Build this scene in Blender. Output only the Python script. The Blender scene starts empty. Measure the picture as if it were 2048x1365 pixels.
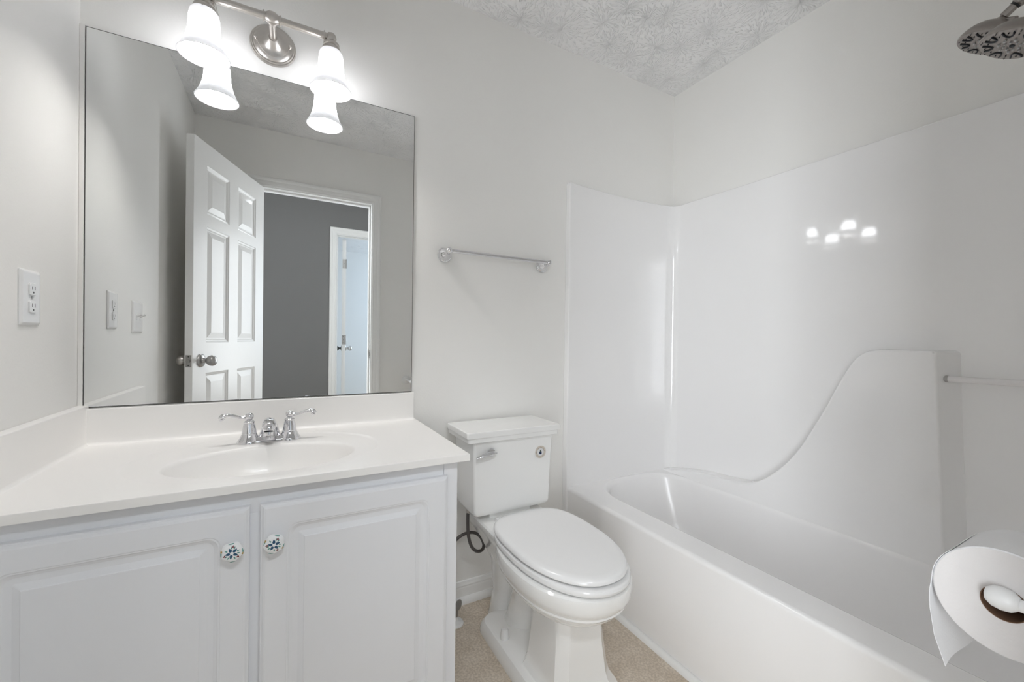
import bpy, bmesh, math, random
from mathutils import Vector, Matrix
PI = math.pi
random.seed(4)
S = bpy.context.scene
COL = S.collection

# ------------------------------------------------------------------ camera
W, H = 2048.0, 1365.0
F_PX = 828.2
cd = bpy.data.cameras.new('camera')
cam = bpy.data.objects.new('camera', cd)
COL.objects.link(cam)
cd.sensor_width = 36.0
cd.lens = F_PX / W * 36.0
cd.shift_x = -14.0 / W
cd.shift_y = 2.1 / W
cd.clip_start = 0.01
Fv = Vector((0.48743478, 0.87313608, -0.00638101))
Rv = Vector((0.87311686, -0.48732587, 0.01343274))
Uv = Vector((-0.00861898, 0.01211895, 0.99988942))
m = Matrix((Rv, Uv, -Fv)).transposed().to_4x4()
m.translation = Vector((0.4999, -1.5988, 1.0845))
cam.matrix_world = m
S.camera = cam

# ------------------------------------------------------------------ world, light, exposure
S.view_settings.view_transform = 'Standard'
S.view_settings.look = 'None'
S.view_settings.gamma = 1.0
S.view_settings.use_curve_mapping = False
S.view_settings.exposure = 0.97
S.cycles.use_denoising = True
S.cycles.max_bounces = 24
S.cycles.diffuse_bounces = 20
S.cycles.glossy_bounces = 8
S.cycles.transmission_bounces = 8
S.cycles.sample_clamp_indirect = 6.0
S.cycles.caustics_reflective = False
S.cycles.caustics_refractive = False
wd = bpy.data.worlds.new('sky'); S.world = wd
wd.use_nodes = True
bg = wd.node_tree.nodes['Background']
bg.inputs[0].default_value = (0.62, 0.78, 1.0, 1)
bg.inputs[1].default_value = 1.0
BULB_STRENGTH = 168.0
SHADE_STRENGTH = 0.66
WINDOW_POWER = 26.0
# daylight coming in through the window of the bedroom beyond the hallway
ld = bpy.data.lights.new('bedroom_daylight', 'AREA')
ld.shape = 'RECTANGLE'; ld.size = 1.3; ld.size_y = 1.3; ld.energy = WINDOW_POWER; ld.color = (0.66, 0.82, 1.0)
lo = bpy.data.objects.new('bedroom_daylight', ld); COL.objects.link(lo)
lo.location = (3.42, -4.2, 1.5); lo.rotation_euler = (0, PI / 2, 0)

# added fill lights in the unseen hallway, aimed through the doorway into the bathroom
for nm, loc, dr, sx_, sy_, pw, sp in (('hallway_fill_left', (-0.45, -2.45, 1.30), (0.77, 0.64, 0.0), 0.5, 1.9, 6.5, 90),
                                      ('hallway_fill_near', (0.02, -2.42, 1.20), (0.42, 0.90, 0.10), 0.36, 1.9, 2.5, 92),
                                      ('hallway_fill_right', (1.85, -2.45, 1.30), (-0.66, 0.75, 0.0), 0.5, 1.5, 5.5, 110),
                                      ('hallway_fill_top', (0.68, -2.28, 2.425), (0.02, 0.60, -0.80), 0.6, 0.22, 5.5, 120)):
    ld2 = bpy.data.lights.new(nm, 'AREA')
    ld2.shape = 'RECTANGLE'; ld2.size = sx_; ld2.size_y = sy_; ld2.energy = pw; ld2.color = (0.92, 0.96, 1.0); ld2.spread = math.radians(sp)
    lo2 = bpy.data.objects.new(nm, ld2); COL.objects.link(lo2)
    lo2.location = loc
    lo2.rotation_euler = (-Vector(dr)).to_track_quat('Z', 'Y').to_euler()

# ------------------------------------------------------------------ materials
def newmat(name):
    mt = bpy.data.materials.new(name); mt.use_nodes = True
    return mt, mt.node_tree.nodes, mt.node_tree.links, mt.node_tree.nodes['Principled BSDF']

def mat(name, col, rough=0.5, metal=0.0, spec=0.5, coat=0.0, bump=None, alpha=None, trans=0.0, ior=1.45, aniso=0.0, var=0.0, varscale=6.0):
    mt, N, L, b = newmat(name)
    b.inputs['Base Color'].default_value = (*col, 1)
    b.inputs['Roughness'].default_value = rough
    b.inputs['Metallic'].default_value = metal
    b.inputs['Specular IOR Level'].default_value = spec
    b.inputs['Coat Weight'].default_value = coat
    b.inputs['Coat Roughness'].default_value = 0.05
    b.inputs['Transmission Weight'].default_value = trans
    b.inputs['IOR'].default_value = ior
    b.inputs['Anisotropic'].default_value = aniso
    tc = N.new('ShaderNodeTexCoord')
    nz = N.new('ShaderNodeTexNoise'); nz.inputs['Scale'].default_value = varscale; nz.inputs['Detail'].default_value = 4
    L.new(tc.outputs['Object'], nz.inputs['Vector'])
    mx = N.new('ShaderNodeMix'); mx.data_type = 'RGBA'
    mx.inputs[6].default_value = (*col, 1)
    mx.inputs[7].default_value = tuple(c * (1 - var) for c in col) + (1,)
    L.new(nz.outputs['Fac'], mx.inputs[0]); L.new(mx.outputs[2], b.inputs['Base Color'])
    if bump:
        sc, st, dist = bump
        n2 = N.new('ShaderNodeTexNoise'); n2.inputs['Scale'].default_value = sc; n2.inputs['Detail'].default_value = 3
        L.new(tc.outputs['Object'], n2.inputs['Vector'])
        bp = N.new('ShaderNodeBump'); bp.inputs['Strength'].default_value = st; bp.inputs['Distance'].default_value = dist
        L.new(n2.outputs['Fac'], bp.inputs['Height']); L.new(bp.outputs['Normal'], b.inputs['Normal'])
    return mt

M = {}
M['wall'] = mat('warm_white_wall_paint', (0.84, 0.833, 0.812), 0.45, bump=(160, 0.12, 0.002), var=0.015)
M['hall'] = mat('dimmed_hallway_paint', (0.19, 0.188, 0.186), 0.6, bump=(160, 0.1, 0.002), var=0.02)  # wall paint darkened so the hallway reads dim; shade put into the colour
M['trim'] = mat('white_trim_paint', (0.86, 0.86, 0.85), 0.3, var=0.02)
M['door'] = mat('white_door_paint', (0.86, 0.86, 0.85), 0.32, bump=(60, 0.12, 0.002), var=0.02)
M['cab'] = mat('white_cabinet_thermofoil', (0.775, 0.785, 0.81), 0.35, var=0.015)
M['counter'] = mat('cultured_marble', (0.88, 0.865, 0.845), 0.30, coat=0.08, var=0.015, varscale=3)
M['tub'] = mat('glossy_white_fibreglass', (0.87, 0.865, 0.865), 0.06, coat=0.7, bump=(9, 0.05, 0.006), var=0.01)
M['tub_basin'] = mat('satin_white_fibreglass', (0.87, 0.865, 0.865), 0.22, coat=0.25, bump=(9, 0.05, 0.004), var=0.01)
M['porcelain'] = mat('white_porcelain', (0.86, 0.86, 0.85), 0.08, coat=0.6, var=0.01)
M['seat'] = mat('white_seat_enamel', (0.83, 0.83, 0.83), 0.18, coat=0.3, var=0.01)
M['chrome'] = mat('polished_chrome', (0.78, 0.78, 0.80), 0.04, metal=1.0, var=0.02)
M['nickel'] = mat('brushed_nickel', (0.66, 0.63, 0.60), 0.30, metal=1.0, aniso=0.4, var=0.1, varscale=40)
M['nickel_dark'] = mat('satin_nickel_shower', (0.36, 0.33, 0.31), 0.30, metal=1.0, aniso=0.3, var=0.1, varscale=40)
M['mirror'] = mat('silvered_mirror', (0.87, 0.88, 0.875), 0.0, metal=1.0)
M['mirror_edge'] = mat('tarnished_mirror_edge', (0.08, 0.08, 0.075), 0.4, var=0.3, varscale=60)
M['plastic'] = mat('white_plastic', (0.80, 0.80, 0.80), 0.25, var=0.01)
M['dark'] = mat('dark_slot', (0.03, 0.03, 0.03), 0.5)
M['rubber'] = mat('dark_grey_nozzle_rubber', (0.03, 0.033, 0.04), 0.5)
M['nozzle'] = mat('clear_grey_nozzle', (0.45, 0.45, 0.45), 0.3)
M['hose'] = mat('braided_grey_hose', (0.10, 0.09, 0.085), 0.4, bump=(600, 0.6, 0.001), var=0.3, varscale=300)
M['paper'] = mat('soft_white_tissue', (0.80, 0.80, 0.81), 0.95, spec=0.1, bump=(300, 0.25, 0.001), var=0.02, varscale=80)
M['paperedge'] = mat('tissue_roll_end', (0.70, 0.68, 0.675), 0.95, spec=0.1, bump=(250, 0.5, 0.001), var=0.06, varscale=40)
M['card'] = mat('brown_cardboard_core', (0.20, 0.12, 0.08), 0.9, spec=0.1)
M['acrylic'] = mat('clear_acrylic', (0.95, 0.93, 0.93), 0.05, trans=0.2, ior=1.49)
M['caulk'] = mat('white_caulk', (0.78, 0.77, 0.75), 0.5)
M['steel'] = mat('satin_steel', (0.42, 0.41, 0.40), 0.35, metal=1.0)
M['blue'] = mat('painted_petal_blue', (0.03, 0.09, 0.17), 0.2)
M['green'] = mat('painted_leaf_green', (0.12, 0.32, 0.28), 0.2)
M['red'] = mat('painted_berry_red', (0.17, 0.015, 0.02), 0.2)
M['gold'] = mat('painted_gold', (0.45, 0.30, 0.10), 0.2)
M['ceramic'] = mat('white_glazed_ceramic', (0.83, 0.84, 0.85), 0.08, coat=0.5)
M['stk'] = mat('sticker_cream', (0.62, 0.56, 0.49), 0.5)
M['stkw'] = mat('sticker_pale', (0.74, 0.74, 0.74), 0.4)
M['stkg'] = mat('sticker_dark_green', (0.004, 0.03, 0.02), 0.4)
M['stkb'] = mat('sticker_navy', (0.006, 0.02, 0.075), 0.4)
M['ink'] = mat('sticker_ink', (0.10, 0.09, 0.08), 0.5)
M['carpet'] = mat('beige_carpet', (0.35, 0.30, 0.25), 1.0, bump=(400, 0.5, 0.004), var=0.2, varscale=100)

def ceiling_mat():
    mt, N, L, b = newmat('stomped_ceiling_texture')
    b.inputs['Base Color'].default_value = (0.87, 0.87, 0.875, 1)
    b.inputs['Roughness'].default_value = 0.8
    tc = N.new('ShaderNodeTexCoord')
    # crow's-foot stomp: radial ridges round scattered centres
    vo = N.new('ShaderNodeTexVoronoi'); vo.feature = 'F1'; vo.inputs['Scale'].default_value = 6.5; vo.voronoi_dimensions = '2D'
    wn = N.new('ShaderNodeTexNoise'); wn.inputs['Scale'].default_value = 14; wn.inputs['Detail'].default_value = 2
    ad = N.new('ShaderNodeVectorMath'); ad.operation = 'MULTIPLY_ADD'
    ad.inputs[1].default_value = (0.03, 0.03, 0.03)
    L.new(tc.outputs['Object'], wn.inputs['Vector'])
    L.new(wn.outputs['Color'], ad.inputs[0]); L.new(tc.outputs['Object'], ad.inputs[2])
    L.new(ad.outputs[0], vo.inputs['Vector'])
    sb = N.new('ShaderNodeVectorMath'); sb.operation = 'SUBTRACT'
    L.new(ad.outputs[0], sb.inputs[0]); L.new(vo.outputs['Position'], sb.inputs[1])
    sp = N.new('ShaderNodeSeparateXYZ'); L.new(sb.outputs[0], sp.inputs[0])
    at = N.new('ShaderNodeMath'); at.operation = 'ARCTAN2'
    L.new(sp.outputs['Y'], at.inputs[0]); L.new(sp.outputs['X'], at.inputs[1])
    # per-cell phase so feet differ
    s2 = N.new('ShaderNodeSeparateXYZ'); L.new(vo.outputs['Position'], s2.inputs[0])
    cb = N.new('ShaderNodeCombineXYZ')
    ma = N.new('ShaderNodeMath'); ma.operation = 'MULTIPLY'; ma.inputs[1].default_value = 3.6
    L.new(at.outputs[0], ma.inputs[0]); L.new(ma.outputs[0], cb.inputs['X'])
    md = N.new('ShaderNodeMath'); md.operation = 'MULTIPLY'; md.inputs[1].default_value = 2.2
    L.new(vo.outputs['Distance'], md.inputs[0]); L.new(md.outputs[0], cb.inputs['Y'])
    mp = N.new('ShaderNodeMath'); mp.operation = 'MULTIPLY'; mp.inputs[1].default_value = 37.0
    L.new(s2.outputs['X'], mp.inputs[0]); L.new(mp.outputs[0], cb.inputs['Z'])
    nr = N.new('ShaderNodeTexNoise'); nr.inputs['Scale'].default_value = 2.6; nr.inputs['Detail'].default_value = 2.0
    L.new(cb.outputs[0], nr.inputs['Vector'])
    pk = N.new('ShaderNodeMapRange'); pk.inputs[1].default_value = 0.50; pk.inputs[2].default_value = 0.64
    L.new(nr.outputs['Fac'], pk.inputs[0])
    fine = N.new('ShaderNodeTexNoise'); fine.inputs['Scale'].default_value = 60; fine.inputs['Detail'].default_value = 3
    L.new(tc.outputs['Object'], fine.inputs['Vector'])
    sm = N.new('ShaderNodeMath'); sm.operation = 'MULTIPLY_ADD'; sm.inputs[1].default_value = 0.25
    L.new(fine.outputs['Fac'], sm.inputs[0]); L.new(pk.outputs[0], sm.inputs[2])
    bp = N.new('ShaderNodeBump'); bp.inputs['Strength'].default_value = 0.7; bp.inputs['Distance'].default_value = 0.005
    L.new(sm.outputs[0], bp.inputs['Height']); L.new(bp.outputs['Normal'], b.inputs['Normal'])
    return mt
M['ceiling'] = ceiling_mat()

def floor_mat():
    mt, N, L, b = newmat('beige_vinyl_tile')
    b.inputs['Roughness'].default_value = 0.38
    tc = N.new('ShaderNodeTexCoord')
    mpn = N.new('ShaderNodeMapping'); mpn.inputs['Location'].default_value = (0.02, 0.10, 0); 
    L.new(tc.outputs['Object'], mpn.inputs['Vector'])
    br = N.new('ShaderNodeTexBrick'); br.offset = 0.0
    br.inputs['Scale'].default_value = 1.0
    br.inputs['Brick Width'].default_value = 0.405; br.inputs['Row Height'].default_value = 0.405
    br.inputs['Mortar Size'].default_value = 0.0022; br.inputs['Mortar Smooth'].default_value = 0.4
    L.new(mpn.outputs[0], br.inputs['Vector'])
    n1 = N.new('ShaderNodeTexNoise'); n1.inputs['Scale'].default_value = 9; n1.inputs['Detail'].default_value = 9; n1.inputs['Roughness'].default_value = 0.7
    n2 = N.new('ShaderNodeTexNoise'); n2.inputs['Scale'].default_value = 140; n2.inputs['Detail'].default_value = 4
    L.new(tc.outputs['Object'], n1.inputs['Vector']); L.new(tc.outputs['Object'], n2.inputs['Vector'])
    cr = N.new('ShaderNodeValToRGB')
    cr.color_ramp.elements[0].position = 0.3; cr.color_ramp.elements[0].color = (0.58, 0.49, 0.385, 1)
    cr.color_ramp.elements[1].position = 0.7; cr.color_ramp.elements[1].color = (0.78, 0.70, 0.60, 1)
    L.new(n1.outputs['Fac'], cr.inputs[0])
    c2 = N.new('ShaderNodeValToRGB')
    c2.color_ramp.elements[0].position = 0.40; c2.color_ramp.elements[0].color = (0.78, 0.76, 0.74, 1)
    c2.color_ramp.elements[1].position = 0.60; c2.color_ramp.elements[1].color = (1, 1, 1, 1)
    L.new(n2.outputs['Fac'], c2.inputs[0])
    mu = N.new('ShaderNodeMix'); mu.data_type = 'RGBA'; mu.blend_type = 'MULTIPLY'; mu.inputs[0].default_value = 1
    L.new(cr.outputs[0], mu.inputs[6]); L.new(c2.outputs[0], mu.inputs[7])
    mo = N.new('ShaderNodeMix'); mo.data_type = 'RGBA'
    L.new(br.outputs['Fac'], mo.inputs[0]); L.new(mu.outputs[2], mo.inputs[6]); mo.inputs[7].default_value = (0.56, 0.475, 0.375, 1)
    L.new(mo.outputs[2], b.inputs['Base Color'])
    bp = N.new('ShaderNodeBump'); bp.inputs['Strength'].default_value = 0.3; bp.inputs['Distance'].default_value = 0.001; bp.invert = True
    L.new(br.outputs['Fac'], bp.inputs['Height']); L.new(bp.outputs['Normal'], b.inputs['Normal'])
    return mt
M['floor'] = floor_mat()

def glow_mat(name, col, strength, mottled=False):
    mt, N, L, b = newmat(name)
    b.inputs['Base Color'].default_value = (0.6, 0.6, 0.61, 1)
    b.inputs['Roughness'].default_value = 0.35
    b.inputs['Emission Color'].default_value = (*col, 1)
    b.inputs['Emission Strength'].default_value = strength
    if mottled:      # alabaster swirl in the glass
        tc = N.new('ShaderNodeTexCoord')
        nz = N.new('ShaderNodeTexNoise'); nz.inputs['Scale'].default_value = 26; nz.inputs['Detail'].default_value = 6; nz.inputs['Distortion'].default_value = 2.5
        L.new(tc.outputs['Object'], nz.inputs['Vector'])
        mr = N.new('ShaderNodeMapRange'); mr.inputs[1].default_value = 0.3; mr.inputs[2].default_value = 0.7
        mr.inputs[3].default_value = strength * 0.82; mr.inputs[4].default_value = strength * 1.12
        # the glass glows most round the lit bulb inside it
        gp = N.new('ShaderNodeSeparateXYZ'); L.new(tc.outputs['Object'], gp.inputs[0])
        gr = N.new('ShaderNodeValToRGB'); gr.color_ramp.interpolation = 'EASE'
        e = gr.color_ramp.elements
        e[0].position = 0.0; e[0].color = (0.42, 0.42, 0.42, 1); e[1].position = 1.0; e[1].color = (0.5, 0.5, 0.5, 1)
        e2 = e.new(0.34); e2.color = (13, 13, 13, 1); e3 = e.new(0.58); e3.color = (10, 10, 10, 1); e4 = e.new(0.80); e4.color = (0.6, 0.6, 0.6, 1); e5 = e.new(0.12); e5.color = (0.7, 0.7, 0.7, 1)
        mg = N.new('ShaderNodeMapRange'); mg.inputs[1].default_value = -0.155; mg.inputs[2].default_value = -0.025
        L.new(gp.outputs['Z'], mg.inputs[0]); L.new(mg.outputs[0], gr.inputs[0])
        mm = N.new('ShaderNodeMath'); mm.operation = 'MULTIPLY'
        L.new(nz.outputs['Fac'], mr.inputs[0]); L.new(mr.outputs[0], mm.inputs[0]); L.new(gr.outputs[0], mm.inputs[1])
        L.new(mm.outputs[0], b.inputs['Emission Strength'])
    return mt
M['shade'] = glow_mat('glowing_alabaster_glass', (0.95, 0.96, 1.0), SHADE_STRENGTH, True)
M['bulb'] = glow_mat('lit_bulb', (1.0, 0.975, 0.94), BULB_STRENGTH)

# ------------------------------------------------------------------ mesh helpers
def link(o, parent=None):
    COL.objects.link(o)
    if parent: o.parent = parent
    return o

def obj(name, bm, mats, parent=None, ang=35, bevel=None):
    bmesh.ops.remove_doubles(bm, verts=bm.verts, dist=1e-5)
    bmesh.ops.recalc_face_normals(bm, faces=bm.faces)
    me = bpy.data.meshes.new(name); bm.to_mesh(me); bm.free()
    if not isinstance(mats, (list, tuple)): mats = [mats]
    for x in mats: me.materials.append(x)
    for p in me.polygons: p.use_smooth = True
    me.set_sharp_from_angle(angle=math.radians(ang))
    o = bpy.data.objects.new(name, me)
    wn = o.modifiers.new('weighted_normal', 'WEIGHTED_NORMAL'); wn.keep_sharp = True; wn.mode = 'FACE_AREA'; wn.weight = 50
    return link(o, parent)

def thing(name, label, cat, loc=(0, 0, 0), rotz=0, group=None):
    o = bpy.data.objects.new(name, None); COL.objects.link(o)
    o.location = loc; o.rotation_euler = (0, 0, rotz)
    o.empty_display_size = 0.05
    return tag(o, label, cat, group)

def tag(o, label, cat, group=None, kind=None):
    o['label'] = label; o['category'] = cat
    if group: o['group'] = group
    if kind: o['kind'] = kind
    return o

def struct(o, label=None):
    o['kind'] = 'structure'
    if label: o['label'] = label
    return o

def bx(bm, x0, x1, y0, y1, z0, z1, bev=0.0, seg=2, mi=0):
    r = bmesh.ops.create_cube(bm, size=1)
    vs = r['verts']
    for v in vs:
        v.co = Vector(((x0 + x1) / 2 + v.co.x * (x1 - x0), (y0 + y1) / 2 + v.co.y * (y1 - y0), (z0 + z1) / 2 + v.co.z * (z1 - z0)))
    fs = set(f for v in vs for f in v.link_faces)
    for f in fs: f.material_index = mi
    if bev > 0:
        es = list(set(e for v in vs for e in v.link_edges))
        bmesh.ops.bevel(bm, geom=es, offset=bev, segments=seg, profile=0.5, affect='EDGES', material=mi)
    return vs

def loft(bm, rings, closed=True, cap0=False, cap1=False, mi=0):
    vr = [[bm.verts.new(p) for p in r] for r in rings]
    n = len(rings[0])
    for a, b in zip(vr[:-1], vr[1:]):
        for i in range(n if closed else n - 1):
            j = (i + 1) % n
            f = bm.faces.new((a[i], a[j], b[j], b[i])); f.material_index = mi
    if cap0: bm.faces.new(vr[0][::-1]).material_index = mi
    if cap1: bm.faces.new(vr[-1]).material_index = mi
    return vr

def frame_of(d):
    d = Vector(d).normalized()
    a = Vector((0, 0, 1)) if abs(d.z) < 0.9 else Vector((1, 0, 0))
    u = d.cross(a).normalized(); v = d.cross(u).normalized()
    return d, u, v

def lathe(bm, prof, origin=(0, 0, 0), axis=(0, 0, 1), n=40, cap0=True, cap1=True, mi=0, sx=1, lob=None):
    """prof: list of (radius, distance along axis)"""
    d, u, v = frame_of(axis); o = Vector(origin)
    rings = []
    for r, h in prof:
        rr = []
        for i in range(n):
            t = 2 * PI * i / n
            k = r * (lob(t) if lob else 1)
            rr.append(o + d * h + (u * math.cos(t) * sx + v * math.sin(t)) * max(k, 1e-4))
        rings.append(rr)
    loft(bm, rings, True, cap0, cap1, mi)

def smooth_path(pts, sub=8):
    P = [Vector(p) for p in pts]; out = []
    for i in range(len(P) - 1):
        p0 = P[max(i - 1, 0)]; p1 = P[i]; p2 = P[i + 1]; p3 = P[min(i + 2, len(P) - 1)]
        for k in range(sub):
            t = k / sub
            out.append(0.5 * ((2 * p1) + (-p0 + p2) * t + (2 * p0 - 5 * p1 + 4 * p2 - p3) * t * t + (-p0 + 3 * p1 - 3 * p2 + p3) * t ** 3))
    out.append(P[-1]); return out

def tube(bm, pts, rad, n=16, mi=0, flat=None, cap=True):
    P = [Vector(p) for p in pts]
    R = rad if isinstance(rad, (list, tuple)) else [rad] * len(P)
    rings = []; u = None
    for i, p in enumerate(P):
        d = (P[min(i + 1, len(P) - 1)] - P[max(i - 1, 0)]).normalized()
        if u is None: _, u, _ = frame_of(d)
        u = (u - d * u.dot(d)).normalized(); v = d.cross(u)
        fa = flat[i] if flat else 1
        rings.append([p + (u * math.cos(2 * PI * k / n) * R[i] + v * math.sin(2 * PI * k / n) * R[i] * fa) for k in range(n)])
    loft(bm, rings, True, cap, cap, mi)

def lerp_list(vals, n):
    out = []
    for i in range(n):
        t = i / (n - 1) * (len(vals) - 1); k = min(int(t), len(vals) - 2); out.append(vals[k] + (vals[k + 1] - vals[k]) * (t - k))
    return out

def rr(x0, x1, y0, y1, r, seg=5, rs=None):
    """rounded rectangle, 4*(seg+1) points, starting lower right, ccw; rs = 4 radii (x1y0, x1y1, x0y1, x0y0)"""
    rs = rs or [r] * 4
    c = [(x1 - rs[0], y0 + rs[0], -PI / 2), (x1 - rs[1], y1 - rs[1], 0), (x0 + rs[2], y1 - rs[2], PI / 2), (x0 + rs[3], y0 + rs[3], PI)]
    out = []
    for (cx, cy, a), q in zip(c, rs):
        for i in range(seg + 1):
            t = a + PI / 2 * i / seg
            out.append((cx + q * math.cos(t), cy + q * math.sin(t)))
    return out

def prism(bm, poly, fn0, fn1, mi=0):
    """poly 2D list; fn0/fn1 map (a,b) to 3D for both ends"""
    loft(bm, [[fn0(*p) for p in poly], [fn1(*p) for p in poly]], True, True, True, mi)

def bm_new(): return bmesh.new()

# ------------------------------------------------------------------ room shell
XL, XR, YB, YF, ZC = -0.008, 2.357, 0.0, -1.607, 2.44
WT = 0.113
JX0, JX1, HZ = 0.318, 1.030, 2.062      # bathroom door opening
HY = -2.72                               # hallway far wall face
OX0, OX1 = 0.905, 1.62                   # bedroom door opening
YE = -5.5

b = bm_new(); bx(b, XL - 0.1, XR + 0.1, 0.0, 0.12, 0, ZC); struct(obj('wall_back', b, M['wall']))
b = bm_new(); bx(b, XL - 0.1, XL, YF - WT, 0.0, 0, ZC); struct(obj('wall_left', b, M['wall']))
b = bm_new(); bx(b, XR, XR + 0.1, YF - WT, 0.0, 0, ZC); struct(obj('wall_right', b, M['wall']))
b = bm_new()
bx(b, XL, JX0 - 0.019, YF - WT, YF, 0, ZC); bx(b, JX1 + 0.019, XR, YF - WT, YF, 0, ZC)
bx(b, JX0 - 0.019, JX1 + 0.019, YF - WT, YF, HZ + 0.019, ZC)
struct(obj('wall_front', b, M['wall']))
b = bm_new(); bx(b, XL, XR, YF, 0, ZC, ZC + 0.1); struct(obj('ceiling', b, M['ceiling']))
b = bm_new(); bx(b, -1.2, 3.6, YE - 0.1, 0.0, -0.1, 0.0); struct(obj('floor', b, M['floor']))
# hallway
b = bm_new(); bx(b, -1.0, OX0 - 0.019, HY - WT, HY, 0, ZC); bx(b, OX1 + 0.019, 3.0, HY - WT, HY, 0, ZC); bx(b, OX0 - 0.019, OX1 + 0.019, HY - WT, HY, HZ + 0.019, ZC)
struct(obj('wall_hallway', b, M['hall']))
b = bm_new(); bx(b, -1.1, -1.0, HY, YF - WT, 0, ZC); struct(obj('wall_hallway_left', b, M['hall']))
b = bm_new(); bx(b, 3.0, 3.1, HY, YF - WT, 0, ZC); struct(obj('wall_hallway_right', b, M['hall']))
b = bm_new(); bx(b, -1.0, XL - 0.1, YF - WT, YF - WT + 0.1, 0, ZC); bx(b, XR + 0.1, 3.0, YF - WT, YF - WT + 0.1, 0, ZC); struct(obj('wall_hallway_front', b, M['hall']))
b = bm_new(); bx(b, -1.0, 3.0, HY, YF - WT, ZC, ZC + 0.1); struct(obj('ceiling_hallway', b, M['ceiling']))
# bedroom beyond
b = bm_new(); bx(b, -0.6, 3.4, YE - 0.1, YE, 0, ZC); struct(obj('wall_bedroom', b, M['wall']))
b = bm_new(); bx(b, -0.7, -0.6, YE, HY - WT, 0, ZC); struct(obj('wall_bedroom_left', b, M['wall']))
b = bm_new(); bx(b, 3.4, 3.5, YE, HY - WT, 0, 0.85); bx(b, 3.4, 3.5, YE, HY - WT, 2.15, ZC)
bx(b, 3.4, 3.5, YE, -4.85, 0.85, 2.15); bx(b, 3.4, 3.5, -3.55, HY - WT, 0.85, 2.15)
struct(obj('wall_bedroom_right', b, M['wall']))
b = bm_new(); bx(b, -0.6, 3.4, YE, HY - WT, ZC, ZC + 0.1); struct(obj('ceiling_bedroom', b, M['ceiling']))
b = bm_new()
for z in (0.85, 1.48, 2.11): bx(b, 3.43, 3.47, -4.85, -3.55, z, z + 0.04)
for y in (-4.85, -3.59): bx(b, 3.43, 3.47, y, y + 0.04, 0.89, 2.11)
struct(obj('window_1', b, M['trim']))

# baseboards
def base_profile(h):
    return [(0, 0), (0.013, 0), (0.013, h - 0.028), (0.0105, h - 0.022), (0.0115, h - 0.016), (0.008, h - 0.009), (0.0065, h - 0.002), (0.004, h), (0, h)]
def baseboard(name, p0, p1, nrm, h=0.083, shoe=True):
    b = bm_new(); p0 = Vector(p0); p1 = Vector(p1); n = Vector(nrm)
    prism(b, base_profile(h), lambda a, z: p0 + n * a + Vector((0, 0, z)), lambda a, z: p1 + n * a + Vector((0, 0, z)))
    o = struct(obj(name, b, M['trim'], ang=25))
    if shoe:
        b = bm_new(); q = [(0.013, 0)] + [(0.013 + 0.018 * math.cos(t * PI / 12), 0.024 * math.sin(t * PI / 12)) for t in range(7)] + [(0.013, 0.024)]
        prism(b, q[1:], lambda a, z: p0 + n * a + Vector((0, 0, z)), lambda a, z: p1 + n * a + Vector((0, 0, z)))
        bx(b, p0.x + (p1.x - p0.x) * 0.54, p0.x + (p1.x - p0.x) * 0.545 + 0.001, -0.0325, -0.030, 0.016, 0.019, mi=1)
        sh = obj('shoe_moulding', b, [M['trim'], M['dark']], o)
    return o
baseboard('baseboard_back', (0.912, 0, 0), (1.639, 0, 0), (0, -1, 0))
baseboard('baseboard_left', (XL, -0.59, 0), (XL, YF, 0), (1, 0, 0), shoe=False)
baseboard('baseboard_hallway', (-1.0, HY, 0), (OX0 - 0.08, HY, 0), (0, 1, 0), shoe=False)
# quarter round along the tub apron
b = bm_new()
q = [(0.018 * math.cos(PI / 2 + t * PI / 12), 0.018 * math.sin(PI / 2 + t * PI / 12)) for t in range(7)] + [(0, 0)]
prism(b, q, lambda a, z: Vector((1.6435 + a, -0.033, z)), lambda a, z: Vector((1.6435 + a, YF + 0.002, z)))
struct(obj('trim_tub_base', b, M['trim']))

# ------------------------------------------------------------------ casings and jambs
def casing(name, x0, x1, hz, yw, ydir, wdt=0.060):
    """mitred colonial casing round an opening on a wall face at y=yw, protruding ydir"""
    prof = [(0.0, 0.0), (0.0, 0.008), (0.006, 0.011), (0.013, 0.010), (0.018, 0.012), (0.026, 0.0135), (0.034, 0.0135), (0.037, 0.016), (0.044, 0.0185), (0.053, 0.0185), (0.057, 0.016), (wdt, 0.014), (wdt, 0.0)]
    b = bm_new()
    r = 0.006
    rings = []
    for (cx, cz, sx, sz) in ((x0 - r, 0, -1, 0), (x0 - r, hz + r, -1, 1), (x1 + r, hz + r, 1, 1), (x1 + r, 0, 1, 0)):
        rings.append([Vector((cx + sx * a, yw + ydir * d, cz + sz * a)) for a, d in prof])
    loft(b, rings, True, True, True)
    return struct(obj(name, b, M['trim'], ang=18))
def jamb(name, x0, x1, hz, y0, y1, stopy):
    b = bm_new()
    bx(b, x0 - 0.019, x0, y0, y1, 0, hz + 0.019); bx(b, x1, x1 + 0.019, y0, y1, 0, hz + 0.019); bx(b, x0, x1, y0, y1, hz, hz + 0.019)
    s0, s1 = stopy
    bx(b, x0, x0 + 0.011, s0, s1, 0, hz - 0.011, 0.003); bx(b, x1 - 0.011, x1, s0, s1, 0, hz - 0.011, 0.003); bx(b, x0, x1, s0, s1, hz - 0.011, hz, 0.003)
    return struct(obj(name, b, M['trim']))
casing('trim_bathroom_door', JX0, JX1, HZ, YF, 1)
casing('trim_bathroom_door_hall', JX0, JX1, HZ, YF - WT, -1)
jb = jamb('trim_bathroom_jamb', JX0, JX1, HZ, YF - WT, YF, (YF - 0.075, YF - 0.04))
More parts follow.
